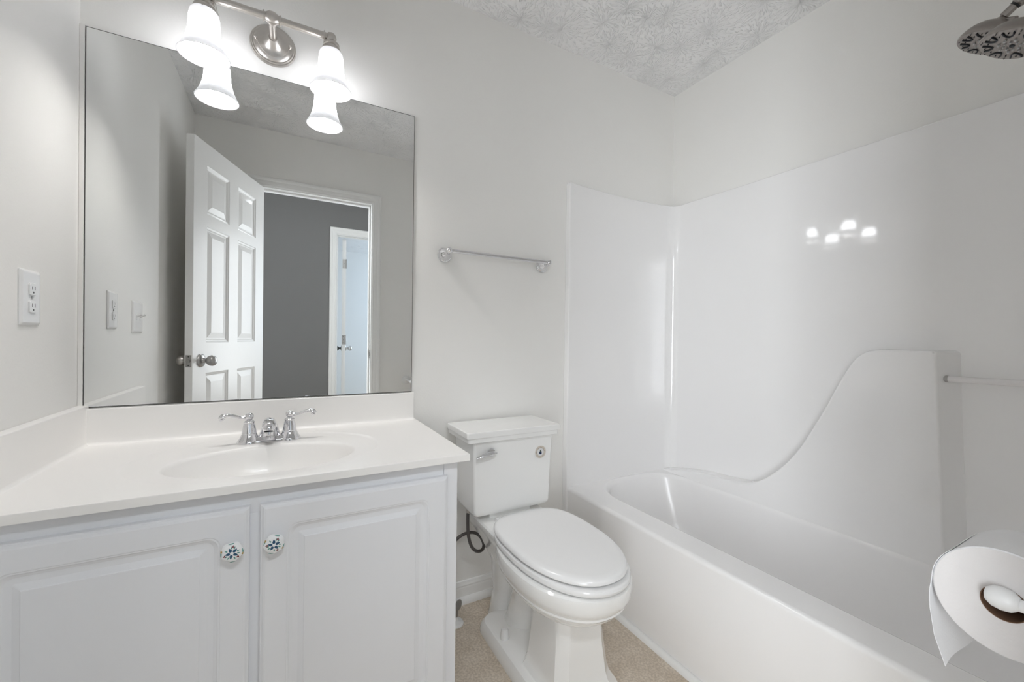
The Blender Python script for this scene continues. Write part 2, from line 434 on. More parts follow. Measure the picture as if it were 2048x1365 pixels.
b = bm_new(); bx(b, JX1 - 0.0012, JX1 + 0.0005, YF - 0.034, YF - 0.006, 0.93, 0.99, 0.0005); bx(b, JX1 - 0.0018, JX1 - 0.001, YF - 0.026, YF - 0.012, 0.945, 0.975, mi=1)
obj('strike_plate', b, [M['steel'], M['dark']], jb)
casing('trim_bedroom_door', OX0, OX1, HZ, HY, 1)
jamb('trim_bedroom_jamb', OX0, OX1, HZ, HY - WT, HY, (HY - 0.07, HY - 0.036))

# ------------------------------------------------------------------ six-panel doors
def six_panel(bm, w, h, t):
    """slab in local coords, x 0..w, y 0..t (both faces modelled), z 0..h"""
    st, mu = 0.105, 0.092
    pw = (w - 2 * st - mu) / 2
    xs = [0, st, st + pw, st + pw + mu, w - st, w]
    zs = [0, 0.235, 0.885, 1.040, 1.630, 1.690, 1.935, h]
    steps = [(0.0, 0.0), (0.004, 0.003), (0.012, 0.0055), (0.016, 0.009), (0.022, 0.009), (0.050, 0.0025), (0.052, 0.0025)]
    for side in (0, 1):
        Y = (lambda d: d) if side == 0 else (lambda d: t - d)
        for i in range(5):
            for k in range(7):
                x0, x1, z0, z1 = xs[i], xs[i + 1], zs[k], zs[k + 1]
                if i in (1, 3) and k in (1, 3, 5):
                    rings = []
                    for ins, dep in steps:
                        rings.append([Vector((x, Y(dep), z)) for x, z in ((x0 + ins, z0 + ins), (x1 - ins, z0 + ins), (x1 - ins, z1 - ins), (x0 + ins, z1 - ins))])
                    loft(bm, rings, True, False, True)
                else:
                    bm.faces.new([bm.verts.new(Vector((x, Y(0), z))) for x, z in ((x0, z0), (x1, z0), (x1, z1), (x0, z1))])
    for (x0, x1) in ((0, 0), (w, w)):
        for k in range(7):
            bm.faces.new([bm.verts.new(Vector(p)) for p in ((x0, 0, zs[k]), (x0, t, zs[k]), (x0, t, zs[k + 1]), (x0, 0, zs[k + 1]))])
    for z in (0, h):
        for i in range(5):
            bm.faces.new([bm.verts.new(Vector(p)) for p in ((xs[i], 0, z), (xs[i + 1], 0, z), (xs[i + 1], t, z), (xs[i], t, z))])

def knob_mesh(side, x, z, t):
    b = bm_new()
    ax = (0, -1, 0) if side == 0 else (0, 1, 0)
    o = (x, 0, z) if side == 0 else (x, t, z)
    lathe(b, [(0.032, 0.0), (0.033, 0.002), (0.031, 0.006), (0.024, 0.010), (0.014, 0.012), (0.0115, 0.016), (0.0115, 0.026), (0.015, 0.030), (0.021, 0.035), (0.0255, 0.043), (0.0268, 0.052), (0.025, 0.060), (0.020, 0.066), (0.012, 0.0685), (0.001, 0.069)], o, ax, 40)
    return b

def door_thing(name, loc, ang, w, h, label, knobz):
    T = 0.035
    d = bpy.data.objects.new(name, None); COL.objects.link(d); d.location = loc; d.rotation_euler = (0, 0, ang)
    d['kind'] = 'structure'; d['label'] = label
    b = bm_new(); six_panel(b, w, h, T); obj('door_slab', b, M['door'], d, ang=12)
    for s in (0, 1): obj('door_knob', knob_mesh(s, w - 0.065, knobz, T), M['nickel'] if s else M['steel'], d)
    b = bm_new(); bx(b, w - 0.0005, w + 0.0012, 0.005, 0.030, knobz - 0.029, knobz + 0.029, 0.0005)
    tube(b, [(w, 0.0175, knobz), (w + 0.009, 0.0175, knobz)], 0.0085, 20)
    for dz in (-0.021, 0.021): lathe(b, [(0.003, 0), (0.003, 0.0018)], (w, 0.0175, knobz + dz), (1, 0, 0), 12, mi=1)
    obj('latch_plate', b, [M['steel'], M['dark']], d)
    for z in (0.2, 1.05, 1.80):
        b = bm_new(); bx(b, -0.0015, 0.0005, 0.004, 0.031, z - 0.045, z + 0.045, 0.0005)
        tube(b, [(-0.004, T + 0.003, z - 0.045), (-0.004, T + 0.003, z + 0.045)], 0.0055, 12)
        for dz in (-0.03, 0, 0.03): lathe(b, [(0.0035, 0), (0.003, 0.0012)], (-0.0012, 0.014 + 0.005 * (dz == 0), z + dz), (-1, 0, 0), 10, mi=1)
        obj('hinge', b, [M['steel'], M['dark']], d)
    return d
dv = Vector((0.099 - 0.356, -0.925 + 1.597)); 
door_thing('door_1', (0.356, -1.597, 0.008), math.atan2(dv.y, dv.x), dv.length, 2.045, 'white six-panel bathroom door standing open, seen in the mirror', 0.950)
# bedroom door: opened into the bedroom, seen almost edge-on
ang2 = math.atan2(-0.70, 0.078)
door_thing('door_2', (0.962, HY - WT - 0.004, 0.008), ang2, 0.705, 2.045, 'bedroom door beyond the hallway, seen edge-on in the mirror', 0.950)

# ------------------------------------------------------------------ vanity cabinet
CZ, CT = 0.774, 0.019      # counter top height, thickness
CX1, CYF = 0.933, -0.560
v = thing('vanity_cabinet', 'white two-door bathroom vanity cabinet under the sink counter', 'cabinet', (0.45, -0.27, 0))
def at_v(bm):
    bmesh.ops.translate(bm, verts=bm.verts, vec=(-0.45, 0.27, 0)); return bm
FY = -0.535
b = bm_new()
bx(b, 0.0, 0.030, FY + 0.0192, -0.0, 0.0, CZ - CT); 
bx(b, 0.892, 0.9064, FY + 0.0192, 0.0, 0.0, CZ - CT)
bx(b, 0.030, 0.892, FY + 0.02, 0.0, 0.10, 0.118)
bx(b, 0.030, 0.892, FY + 0.07, FY + 0.085, 0.0, 0.10)
obj('carcass', at_v(b), M['cab'], v)
b = bm_new()
bx(b, 0.0, 0.868, FY, FY + 0.019, 0.700, CZ - CT, 0.0008); bx(b, 0.0, 0.868, FY, FY + 0.019, 0.10, 0.14, 0.0008)
bx(b, 0.0, 0.045, FY, FY + 0.019, 0.14, 0.70, 0.0008); bx(b, 0.415, 0.470, FY, FY + 0.019, 0.14, 0.70, 0.0008)
bx(b, 0.8688, 0.907, FY, FY + 0.019, 0.0, CZ - CT, 0.0008)
obj('face_frame', at_v(b), M['cab'], v)
def cab_door(x0, x1, z0, z1, knob):
    d = None
    b = bm_new(); yf = FY - 0.019
    def ring(ins, dep, r, rsq=None):
        return [Vector((p[0], yf + dep, p[1])) for p in rr(x0 + ins, x1 - ins, z0 + ins, z1 - ins, r, 6)]
    rings = [ring(0, 0.019, 0.0001), ring(0, 0.006, 0.0001), ring(0.0015, 0.0045, 0.0002), ring(0.003, 0.0042, 0.0002), ring(0.0065, 0.0012, 0.0003), ring(0.008, 0.0008, 0.0003), ring(0.010, 0.0, 0.0003),
             ring(0.050, 0.0, 0.022), ring(0.0515, 0.0012, 0.022), ring(0.054, 0.0014, 0.0215), ring(0.0565, 0.0038, 0.021), ring(0.062, 0.0066, 0.016), ring(0.067, 0.0074, 0.010), ring(0.073, 0.0072, 0.004), ring(0.084, 0.0030, 0.0004), ring(0.0855, 0.0014, 0.0004), ring(0.088, 0.0012, 0.0004)]
    loft(b, rings, True, True, True)
    d = obj('cabinet_door', at_v(b), M['cab'], v, ang=14)
    kx, kz = knob
    # scalloped painted ceramic knob
    b = bm_new()
    R = 0.0212; ph = 0.45 if kx < 0.44 else 0.05
    lob = lambda t: 1 - 0.10 * (0.5 - 0.5 * math.cos(5 * (t - ph)))
    one = lambda t: 1
    d0 = Vector((kx, yf, kz)); ax = (0, -1, 0)
    lathe(b, [(0.010, 0.0), (0.011, 0.002), (0.0095, 0.004), (0.0085, 0.007), (0.0095, 0.011), (0.013, 0.014)], d0, ax, 40)
    lathe(b, [(0.013, 0.014), (0.0185, 0.0165), (R, 0.0195), (R, 0.022), (0.0198, 0.0245), (0.017, 0.0262), (0.012, 0.0274), (0.006, 0.0280), (0.0005, 0.0282)], d0, ax, 60, lob=lob)
    def dome(u, w_):
        r = math.hypot(u, w_)
        prof = [(0, 0.0282), (0.006, 0.0280), (0.012, 0.0274), (0.017, 0.0262), (0.0198, 0.0245), (0.0212, 0.022)]
        for (r0, h0), (r1, h1) in zip(prof[:-1], prof[1:]):
            if r <= r1: h_ = h0 + (h1 - h0) * (r - r0) / (r1 - r0); break
        else: h_ = 0.021
        return d0 + Vector((u, -(h_ + 0.00018), w_))
    def petal(cx, cz, a, ln, wd, mi):
        pts = []
        for k in range(16):
            t = 2 * PI * k / 16
            u_ = ln * math.cos(t); q = wd * math.sin(t) * (1 - 0.55 * math.cos(t))
            pts.append((cx + u_ * math.cos(a) - q * math.sin(a), cz + u_ * math.sin(a) + q * math.cos(a)))
        c = b.verts.new(dome(cx, cz)); vs = [b.verts.new(dome(*p)) for p in pts]
        for i in range(16):
            f = b.faces.new((c, vs[i], vs[(i + 1) % 16])); f.material_index = mi
    for k in range(5):
        a = ph + 2 * PI * k / 5 + 0.3
        petal(0.0074 * math.cos(a), 0.0074 * math.sin(a), a, 0.0044, 0.0025, 1)
        a2 = a + PI / 5
        for s in (-0.22, 0.22) if k % 2 == 0 else (0.0,):
            petal(0.0115 * math.cos(a2 + s), 0.0115 * math.sin(a2 + s), a2 + s, 0.0027, 0.0012, 2)
    for k in range(3):
        a = ph + 2 * PI * k / 3 + 0.95
        for s, rad in ((-0.1, 0.0128), (0.1, 0.0128), (0.0, 0.0148)):
            petal(rad * math.cos(a + s), rad * math.sin(a + s), a, 0.0012, 0.0012, 3)
    for k in range(2):
        a = (2.9 if kx < 0.44 else 2.6) + PI * k
        petal(0.0188 * math.cos(a), 0.0188 * math.sin(a), a + PI / 2, 0.0026, 0.0014, 4)
    for k in range(4):
        a = ph + PI / 2 * k + 1.2
        petal(0.0186 * math.cos(a), 0.0186 * math.sin(a), a + PI / 2, 0.0052, 0.0009, 2)
    obj('cabinet_knob', at_v(b), [M['ceramic'], M['blue'], M['green'], M['red'], M['gold']], d)
cab_door(0.012, 0.432, 0.125, 0.719, (0.404, 0.640))
cab_door(0.4515, 0.875, 0.125, 0.719, (0.478, 0.640))

# ------------------------------------------------------------------ counter with moulded sink
ct = thing('vanity_countertop', 'white cultured marble counter with oval sink and backsplash', 'countertop', (0.45, -0.28, CZ - CT))
def at_c(bm):
    bmesh.ops.translate(bm, verts=bm.verts, vec=(-0.45, 0.28, -(CZ - CT))); return bm
b = bm_new()
SX, SY = 0.455, -0.345
NT = 128
def ell(a, bb, z, n=NT): return [Vector((SX + a * math.cos(2 * PI * i / n), SY + bb * math.sin(2 * PI * i / n), z)) for i in range(n)]
def rectring(x0, x1, y0, y1, z, r):
    # rectangle sampled at the same angles as the ellipse
    out = []
    for i in range(NT):
        t = 2 * PI * i / NT; c, s = math.cos(t), math.sin(t)
        k = 1e9
        if c > 1e-9: k = min(k, (x1 - SX) / c)
        if c < -1e-9: k = min(k, (x0 - SX) / c)
        if s > 1e-9: k = min(k, (y1 - SY) / s)
        if s < -1e-9: k = min(k, (y0 - SY) / s)
        out.append([SX + c * k, SY + s * k])
    for (qx, qy) in ((x0, y0), (x1, y0), (x1, y1), (x0, y1)):      # snap nearest sample on every corner
        j = min(range(NT), key=lambda i: (out[i][0] - qx) ** 2 + (out[i][1] - qy) ** 2); out[j] = [qx, qy]
    return [Vector((p[0], p[1], z)) for p in out]
x0, x1, y0, y1 = 0.0, CX1, CYF, -0.0
zt = CZ
def clampell(a, bb, z):
    return [Vector((p.x - 0.004, p.y + 0.045, p.z)) for p in ell(a, bb, z)]
rings = [rectring(x0, x1, y0, y1, zt - CT, 0), rectring(x0, x1, y0, y1, zt - 0.004, 0), rectring(x0 + 0.001, x1 - 0.0012, y0 + 0.0012, y1, zt - 0.0012, 0), rectring(x0 + 0.004, x1 - 0.004, y0 + 0.004, y1, zt, 0),
         clampell(0.290, 0.236, zt), clampell(0.286, 0.231, zt - 0.0007), clampell(0.281, 0.225, zt - 0.0026), clampell(0.274, 0.217, zt - 0.0031),
         ell(0.240, 0.170, zt - 0.0034), ell(0.216, 0.150, zt - 0.0040), ell(0.210, 0.144, zt - 0.0070), ell(0.206, 0.140, zt - 0.0140), ell(0.198, 0.132, zt - 0.04), ell(0.18, 0.115, zt - 0.085), ell(0.14, 0.085, zt - 0.115), ell(0.08, 0.05, zt - 0.130), ell(0.022, 0.022, zt - 0.134)]
loft(b, rings, True, False, True)
obj('countertop_sink', at_c(b), M['counter'], ct, ang=40)
b = bm_new(); 
lathe(b, [(0.022, 0), (0.0225, 0.002), (0.018, 0.003), (0.017, 0.001), (0.001, 0.001)], (SX, SY, zt - 0.134), (0, 0, 1), 32)
obj('drain', at_c(b), M['chrome'], ct)
def splash(name, p0, p1, n, ztop, thick=0.020):
    b = bm_new(); p0 = Vector(p0); p1 = Vector(p1); n = Vector(n)
    pr = [(0, CZ - 0.002), (thick + 0.010, CZ - 0.002), (thick + 0.006, CZ + 0.0008), (thick + 0.0025, CZ + 0.003), (thick + 0.0005, CZ + 0.008), (thick, CZ + 0.02), (thick, ztop - 0.004), (thick - 0.0012, ztop - 0.0012), (thick - 0.004, ztop), (0, ztop)]
    prism(b, pr, lambda a, z: p0 + n * a + Vector((0, 0, z)), lambda a, z: p1 + n * a + Vector((0, 0, z)))
    return obj(name, at_c(b), M['counter'], ct, ang=40)
splash('backsplash', (0.0, -0.0005, 0), (CX1 - 0.010, -0.0005, 0), (0, -1, 0), 0.8755)
splash('side_splash', (-0.0065, -0.001, 0), (-0.0065, -0.535, 0), (1, 0, 0), 0.884, 0.022)

# ------------------------------------------------------------------ faucet
fc = thing('faucet', 'chrome two-handle centerset faucet behind the oval sink', 'faucet', (0.455, -0.150, CZ - 0.003))
FX0, FY0 = 0.0, 0.0
b = bm_new()   # deck base between the handles
pts = rr(-0.078, 0.078, -0.024, 0.024, 0.023, 8)
loft(b, [[Vector((p[0], p[1], 0)) for p in pts], [Vector((p[0], p[1], 0.004)) for p in pts], [Vector((p[0] * 0.985, p[1] * 0.95, 0.007)) for p in pts], [Vector((p[0] * 0.9, p[1] * 0.78, 0.012)) for p in pts], [Vector((p[0] * 0.6, p[1] * 0.7, 0.015)) for p in pts]], True, True, True)
obj('faucet_base', b, M['chrome'], fc)
for s in (-1, 1):
    b = bm_new(); hx = s * 0.052
    sc = lambda t: 1 - 0.02 * abs(math.sin(4 * t))
    lathe(b, [(0.0310, 0.000), (0.0310, 0.003), (0.0285, 0.008), (0.0240, 0.014), (0.0205, 0.022), (0.0190, 0.026), (0.0195, 0.0275), (0.0185, 0.029), (0.0175, 0.038), (0.0155, 0.050), (0.0135, 0.0565), (0.0145, 0.058), (0.0145, 0.0605), (0.0120, 0.062), (0.0110, 0.064)], (hx, 0, 0), (0, 0, 1), 40)
    hub = obj('handle_base', b, M['chrome'], fc)
    b = bm_new()
    lathe(b, [(0.0105, 0.060), (0.0085, 0.064), (0.0080, 0.067), (0.0105, 0.070), (0.0120, 0.075), (0.0110, 0.080), (0.0075, 0.0845), (0.001, 0.086)], (hx, 0, 0), (0, 0, 1), 28)
    pth = smooth_path([(hx + s * 0.006, -0.002, 0.0745), (hx + s * 0.020, -0.004, 0.0750), (hx + s * 0.036, -0.008, 0.0805), (hx + s * 0.052, -0.012, 0.0850), (hx + s * 0.064, -0.015, 0.0825), (hx + s * 0.071, -0.016, 0.0765)], 6)
    n = len(pth)
    tube(b, pth, lerp_list([0.0058, 0.0046, 0.0062, 0.0098, 0.0112, 0.0045], n), 14, flat=lerp_list([1, 0.9, 0.7, 0.55, 0.6, 0.7], n))
    tube(b, smooth_path([(hx + s * 0.060, -0.015, 0.078), (hx + s * 0.0655, -0.016, 0.0745), (hx + s * 0.069, -0.016, 0.0765)], 5), 0.0052, 12)
    obj('handle_lever', b, M['chrome'], hub)
b = bm_new()   # spout: rises from the base and noses out over the basin
pth = smooth_path([(0, 0.010, 0.003), (0, 0.009, 0.026), (0, 0.000, 0.046), (0, -0.028, 0.0575), (0, -0.060, 0.0580), (0, -0.079, 0.0520), (0, -0.085, 0.0430)], 6)
n = len(pth)
tube(b, pth, lerp_list([0.034, 0.0250, 0.0190, 0.0172, 0.0176, 0.0170, 0.0128], n), 28)
obj('spout', b, M['chrome'], fc)
b = bm_new(); lathe(b, [(0.0112, 0.0), (0.0118, 0.004), (0.0110, 0.011), (0.0085, 0.012)], (0, -0.0855, 0.0430), (0, -0.10, -1), 28)
lathe(b, [(0.0085, 0.0), (0.0003, 0.0)], (0, -0.0867, 0.0308), (0, -0.10, -1), 24, mi=1)
obj('aerator', b, [M['chrome'], M['dark']], fc)

# ------------------------------------------------------------------ mirror
mr = thing('wall_mirror', 'large frameless mirror on the wall above the sink', 'mirror', (0.46, -0.001, 0.878))
MX0, MX1, MZ0, MZ1 = 0.0045, 0.918, 0.8785, 1.936
b = bm_new(); bx(b, MX0 - 0.46, MX1 - 0.46, -0.0048, 0.0005, 0, MZ1 - MZ0); obj('mirror_backing', b, M['mirror_edge'], mr)
e = 0.0018
b = bm_new(); vs = [b.verts.new(p) for p in ((MX0 - 0.46 + e, -0.0050, e), (MX1 - 0.46 - e, -0.0050, e), (MX1 - 0.46 - e, -0.0050, MZ1 - MZ0 - e), (MX0 - 0.46 + e, -0.0050, MZ1 - MZ0 - e))]
f = b.faces.new(vs); r = bmesh.ops.extrude_face_region(b, geom=[f]); bmesh.ops.translate(b, verts=[x for x in r['geom'] if isinstance(x, bmesh.types.BMVert)], vec=(0, 0.0003, 0))
obj('mirror_glass', b, M['mirror'], mr)
b = bm_new(); bx(b, XL + 0.0005, MX0 - 0.001, -0.006, -0.0002, MZ0, MZ1 + 0.003, 0.001); struct(obj('trim_mirror_caulk', b, M['caulk']))

# ------------------------------------------------------------------ vanity light
LX, LY, LZ = 0.450, -0.130, 2.046
vl = thing('vanity_light', 'brushed nickel two-light bar with glowing bell shades above the mirror', 'wall lamp', (0.450, 0, 2.040))
def at_l(bm):
    bmesh.ops.translate(bm, verts=bm.verts, vec=(-0.450, 0, -2.040)); return bm
b = bm_new()
lathe(b, [(0.0660, 0.0), (0.0665, 0.004), (0.0640, 0.008), (0.0610, 0.0085), (0.0590, 0.012), (0.0560, 0.0125), (0.0520, 0.0165), (0.0440, 0.0190), (0.0435, 0.0215), (0.0410, 0.0225), (0.0330, 0.0240), (0.0240, 0.0300), (0.0170, 0.0400), (0.0130, 0.0450), (0.0125, 0.0480)], (0.450, 0, 2.040), (0, -1, 0), 64)
for s in (-1, 1):
    lathe(b, [(0.0028, 0.0), (0.0028, 0.010), (0.0045, 0.011), (0.0040, 0.015), (0.001, 0.017)], (0.450 + s * 0.049, -0.014, 2.040), (0, -1, 0), 16)
obj('wall_plate', at_l(b), M['nickel'], vl)
b = bm_new()
lathe(b, [(0.0100, 0.0), (0.0100, 0.088)], (0.450, -0.045, 2.041), (0, -1, 0.05), 28)
obj('arm', at_l(b), M['nickel'], vl)
b = bm_new()
HB = 0.163
lathe(b, [(0.0105, -HB + 0.010), (0.0105, HB - 0.010)], (LX, LY, LZ), (1, 0, 0), 32)
lathe(b, [(0.0110, -0.024), (0.0150, -0.0235), (0.0150, -0.0205), (0.0120, -0.020), (0.0120, -0.0165), (0.0140, -0.014), (0.0175, -0.008), (0.0185, 0.0), (0.0175, 0.008), (0.0140, 0.014), (0.0120, 0.0165), (0.0120, 0.020), (0.0150, 0.0205), (0.0150, 0.0235), (0.0110, 0.024)], (LX, LY, LZ), (1, 0, 0), 36)
for s in (-1, 1):
    lathe(b, [(0.0108, 0.0), (0.0150, 0.0005), (0.0150, 0.0035), (0.0115, 0.004)], (LX + s * (HB - 0.022), LY, LZ), (s, 0, 0), 32)
    lathe(b, [(0.0001, -0.0160), (0.0090, -0.0135), (0.0145, -0.008), (0.0160, 0.0), (0.0145, 0.008), (0.0090, 0.0135), (0.0001, 0.0160)], (LX + s * HB, LY, LZ), (1, 0, 0), 32)
obj('bar', at_l(b), M['nickel'], vl)
for s in (-1, 1):
    sx_ = LX + s * (HB + 0.001)
    b = bm_new()
    lathe(b, [(0.0095, -0.010), (0.0110, -0.014), (0.0200, -0.0165), (0.0235, -0.020), (0.0235, -0.026), (0.0205, -0.029), (0.0205, -0.031), (0.0265, -0.034), (0.0275, -0.039), (0.0275, -0.052), (0.0255, -0.052), (0.0255, -0.036), (0.001, -0.034)], (sx_, LY, LZ), (0, 0, 1), 40)
    for k in range(3):
        a = 2 * PI * k / 3 + 0.5
        c_, s_ = math.cos(a), math.sin(a)
        tube(b, [(sx_ + 0.0255 * c_, LY + 0.0255 * s_, LZ - 0.046), (sx_ + 0.0315 * c_, LY + 0.0315 * s_, LZ - 0.046)], 0.0018, 8)
    obj('shade_holder', at_l(b), M['nickel'], vl)
    b = bm_new()
    T0 = LZ - 0.043
    outer = [(0.0240, 0.0), (0.0300, -0.002), (0.0340, -0.008), (0.0362, -0.022), (0.0370, -0.042), (0.0385, -0.062), (0.0425, -0.082), (0.0490, -0.101), (0.0565, -0.117), (0.0625, -0.127)]
    inner = [(r_ - 0.003, h_ - 0.0003) for r_, h_ in outer[::-1]]
    lathe(b, outer + [(0.0622, -0.1288), (0.0600, -0.1285)] + inner, (sx_, LY, T0), (0, 0, 1), 56, cap0=False, cap1=False)
    sh = obj('lamp_shade', at_l(b), M['shade'], vl)
    b = bm_new()
    lathe(b, [(0.0001, -0.106), (0.0100, -0.1045), (0.0190, -0.099), (0.0250, -0.090), (0.0270, -0.079), (0.0250, -0.068), (0.0190, -0.056), (0.0140, -0.046), (0.0125, -0.036)], (sx_, LY, T0 + 0.008), (0, 0, 1), 32, cap1=True)
    obj('bulb', at_l(b), M['bulb'], vl)
b = bm_new()   # little pull-chain tail hanging at the left holder
tube(b, smooth_path([(LX - HB + 0.020, LY - 0.006, LZ - 0.008), (LX - HB + 0.0265, LY - 0.010, LZ - 0.026), (LX - HB + 0.0300, LY - 0.010, LZ - 0.044), (LX - HB + 0.0345, LY - 0.012, LZ - 0.052)], 5), 0.0012, 8)
obj('spring_clip', at_l(b), M['nickel'], vl)

# ------------------------------------------------------------------ towel bar
tb = thing('towel_bar', 'chrome towel bar on the wall above the toilet', 'towel bar', (1.272, 0, 1.420))
b = bm_new()
BX0, BX1, BY, BZ = 1.043 - 1.272, 1.506 - 1.272, -0.060, 0.006
tube(b, [(BX0, BY, BZ), (BX1, BY, BZ)], 0.0075, 24); obj('bar', b, M['chrome'], tb)
for x, s in ((BX0 + 0.001, -1), (BX1 - 0.001, 1)):
    b = bm_new()
    lathe(b, [(0.0290, 0.0), (0.0295, 0.003), (0.0275, 0.006), (0.0275, 0.008), (0.0250, 0.010), (0.0240, 0.0135), (0.0190, 0.024), (0.0120, 0.034), (0.0090, 0.042), (0.0090, 0.052)], (x, 0, -0.002), (0, -1, 0.06), 36)
    lathe(b, [(0.0001, -0.0125), (0.0070, -0.0105), (0.0115, -0.0055), (0.0125, 0.0), (0.0115, 0.0055), (0.0070, 0.0105), (0.0001, 0.0125)], (x, BY, BZ), (1, 0, 0), 28)
    obj('bracket', b, M['chrome'], tb)

# ------------------------------------------------------------------ outlet and switch plates on the left wall
def wallplate(name, label, cat, y, z, w, h):
    t = thing(name, label, cat, (XL, y, z))
    b = bm_new(); pts = lambda i, d: [Vector((d, p[0], p[1])) for p in rr(-w / 2 + i, w / 2 - i, -h / 2 + i, h / 2 - i, 0.003, 3)]
    loft(b, [pts(0, 0), pts(0, 0.0025), pts(0.004, 0.0055), pts(0.008, 0.006)], True, True, True)
    obj('cover_plate', b, M['plastic'], t)
    return t
o = wallplate('wall_outlet', 'white duplex electrical outlet on the left wall beside the mirror', 'outlet', -0.2550, 1.163, 0.082, 0.123)
for sz in (-1, 1):
    b = bm_new(); cz = sz * 0.0195
    def rec(i, d):
        out = []
        for k in range(32):
            a = 2 * PI * k / 32; out.append(Vector((d, max(-0.0145, min(0.0145, 0.0172 * math.cos(a))) * (1 - i), cz + max(-0.0135, min(0.0135, 0.0172 * math.sin(a))) * (1 - i))))
        return out
    loft(b, [rec(0, 0.004), rec(0, 0.0082), rec(0.05, 0.009)], True, False, True)
    bx(b, 0.0088, 0.0092, 0.0052, 0.0068, cz - 0.002, cz + 0.0065, mi=1); bx(b, 0.0088, 0.0092, -0.0068, -0.0054, cz - 0.001, cz + 0.006, mi=1)
    lathe(b, [(0.0024, 0), (0.0024, 0.0004)], (0.0088, 0, cz - 0.0075), (1, 0, 0), 14, mi=1)
    obj('receptacle', b, [M['plastic'], M['dark']], o)
b = bm_new(); lathe(b, [(0.0032, 0), (0.003, 0.0012), (0.001, 0.0016)], (0.006, 0, 0), (1, 0, 0), 16); obj('screw', b, M['steel'], o)
o = wallplate('light_switch', 'white double toggle light switch plate reflected in the mirror', 'light switch', -0.515, 1.150, 0.116, 0.120)
for sy in (-0.023, 0.023):
    b = bm_new(); bx(b, 0.005, 0.0072, sy - 0.005, sy + 0.005, -0.012, 0.012, 0.0006)
    tube(b, [(0.004, sy, 0.002), (0.013, sy, 0.006), (0.021, sy, 0.010)], [0.0045, 0.0042, 0.0036], 12)
    obj('toggle', b, M['plastic'], o)

# ------------------------------------------------------------------ toilet
TX = 1.268
to = thing('toilet', 'white two-piece toilet with closed lid between vanity and tub', 'toilet', (TX, -0.40, 0))
def at_t(bm):
    bmesh.ops.translate(bm, verts=bm.verts, vec=(0, 0.40, 0)); return bm      # built with x relative to TX
def egg(hw, yb, yf, z, n=64, eb=2.6, ef=2.15, ymid=None):
    """plan outline: back at yb, front tip at yf, widest at ymid"""
    ym = ymid if ymid is not None else yb + (yf - yb) * 0.46
    out = []
    for i in range(n):
        t = 2 * PI * i / n; c, s = math.cos(t), math.sin(t)
        e_ = eb if s > 0 else ef
        x = hw * math.copysign(abs(c) ** (2 / e_), c)
        y = ym + (abs(yb - ym) if s > 0 else -abs(yf - ym)) * abs(s) ** (2 / e_)
        out.append(Vector((x, y, z)))
    return out
def chamf(x0, x1, y0, y1, c, z, n=64):
    base = [(x1 - c, y0), (x1, y0 + c), (x1, y1 - c), (x1 - c, y1), (x0 + c, y1), (x0, y1 - c), (x0, y0 + c), (x0 + c, y0)]
    cx, cy = (x0 + x1) / 2, (y0 + y1) / 2
    out = []
    for i in range(n):
        t = 2 * PI * i / n; dx, dy = math.cos(t), math.sin(t); best = None
        for k in range(8):
            ax, ay = base[k]; bx_, by_ = base[(k + 1) % 8]
            ex, ey = bx_ - ax, by_ - ay; den = dx * ey - dy * ex
            if abs(den) < 1e-12: continue
            s_ = ((ax - cx) * ey - (ay - cy) * ex) / den; q = ((ax - cx) * dy - (ay - cy) * dx) / den
            if s_ > 0 and -1e-6 <= q <= 1 + 1e-6 and (best is None or s_ < best): best = s_
        out.append([cx + dx * best, cy + dy * best])
    for px, py in base:
        j = min(range(n), key=lambda i: (out[i][0] - px) ** 2 + (out[i][1] - py) ** 2); out[j] = [px, py]
    return [Vector((p[0], p[1], z)) for p in out]
b = bm_new()
# bowl rim and body (from the top down)
E_ = lambda hw, yb, yf, z, ym=-0.50: [p + Vector((0.014, 0.009, 0)) for p in egg(hw * 0.985, yb, yf, z, ymid=ym)]
rings = [E_(0.150, -0.30, -0.72, 0.386), E_(0.176, -0.265, -0.752, 0.386), E_(0.182, -0.258, -0.760, 0.382), E_(0.184, -0.256, -0.762, 0.372), E_(0.183, -0.256, -0.760, 0.350), E_(0.178, -0.258, -0.754, 0.334),
         E_(0.172, -0.262, -0.746, 0.326), E_(0.170, -0.264, -0.743, 0.322), E_(0.171, -0.264, -0.744, 0.317), E_(0.165, -0.268, -0.736, 0.308), E_(0.162, -0.270, -0.732, 0.305), E_(0.161, -0.270, -0.730, 0.300), E_(0.150, -0.280, -0.714, 0.286), E_(0.128, -0.295, -0.690, 0.268), E_(0.098, -0.310, -0.655, 0.252)]
loft(b, rings, True, True, False)
# pedestal: chamfered column flaring to the floor
P_ = lambda hx, y0, y1, c, z: [p + Vector((0.010, 0.004, 0)) for p in chamf(-hx, hx, y0, y1, c, z)]
rings = [P_(0.074, -0.628, -0.44, 0.022, 0.300), P_(0.083, -0.634, -0.445, 0.026, 0.240), P_(0.090, -0.640, -0.445, 0.028, 0.160), P_(0.098, -0.650, -0.44, 0.030, 0.085), P_(0.104, -0.656, -0.435, 0.032, 0.062), P_(0.120, -0.672, -0.425, 0.034, 0.036), P_(0.130, -0.682, -0.415, 0.036, 0.014), P_(0.130, -0.682, -0.415, 0.036, 0.0)]
loft(b, rings, True, True, True)
# trapway body behind it
pts = smooth_path([(0, -0.47, 0.285), (0, -0.37, 0.245), (0, -0.315, 0.16), (0, -0.275, 0.06), (0, -0.26, 0.0)], 6)
tube(b, pts, lerp_list([0.092, 0.078, 0.060, 0.058, 0.075], len(pts)), 32)
pts = smooth_path([(0, -0.145, 0.0), (0, -0.15, 0.10), (0, -0.165, 0.22), (0, -0.19, 0.34)], 6)
tube(b, pts, lerp_list([0.070, 0.055, 0.070, 0.110], len(pts)), 32)
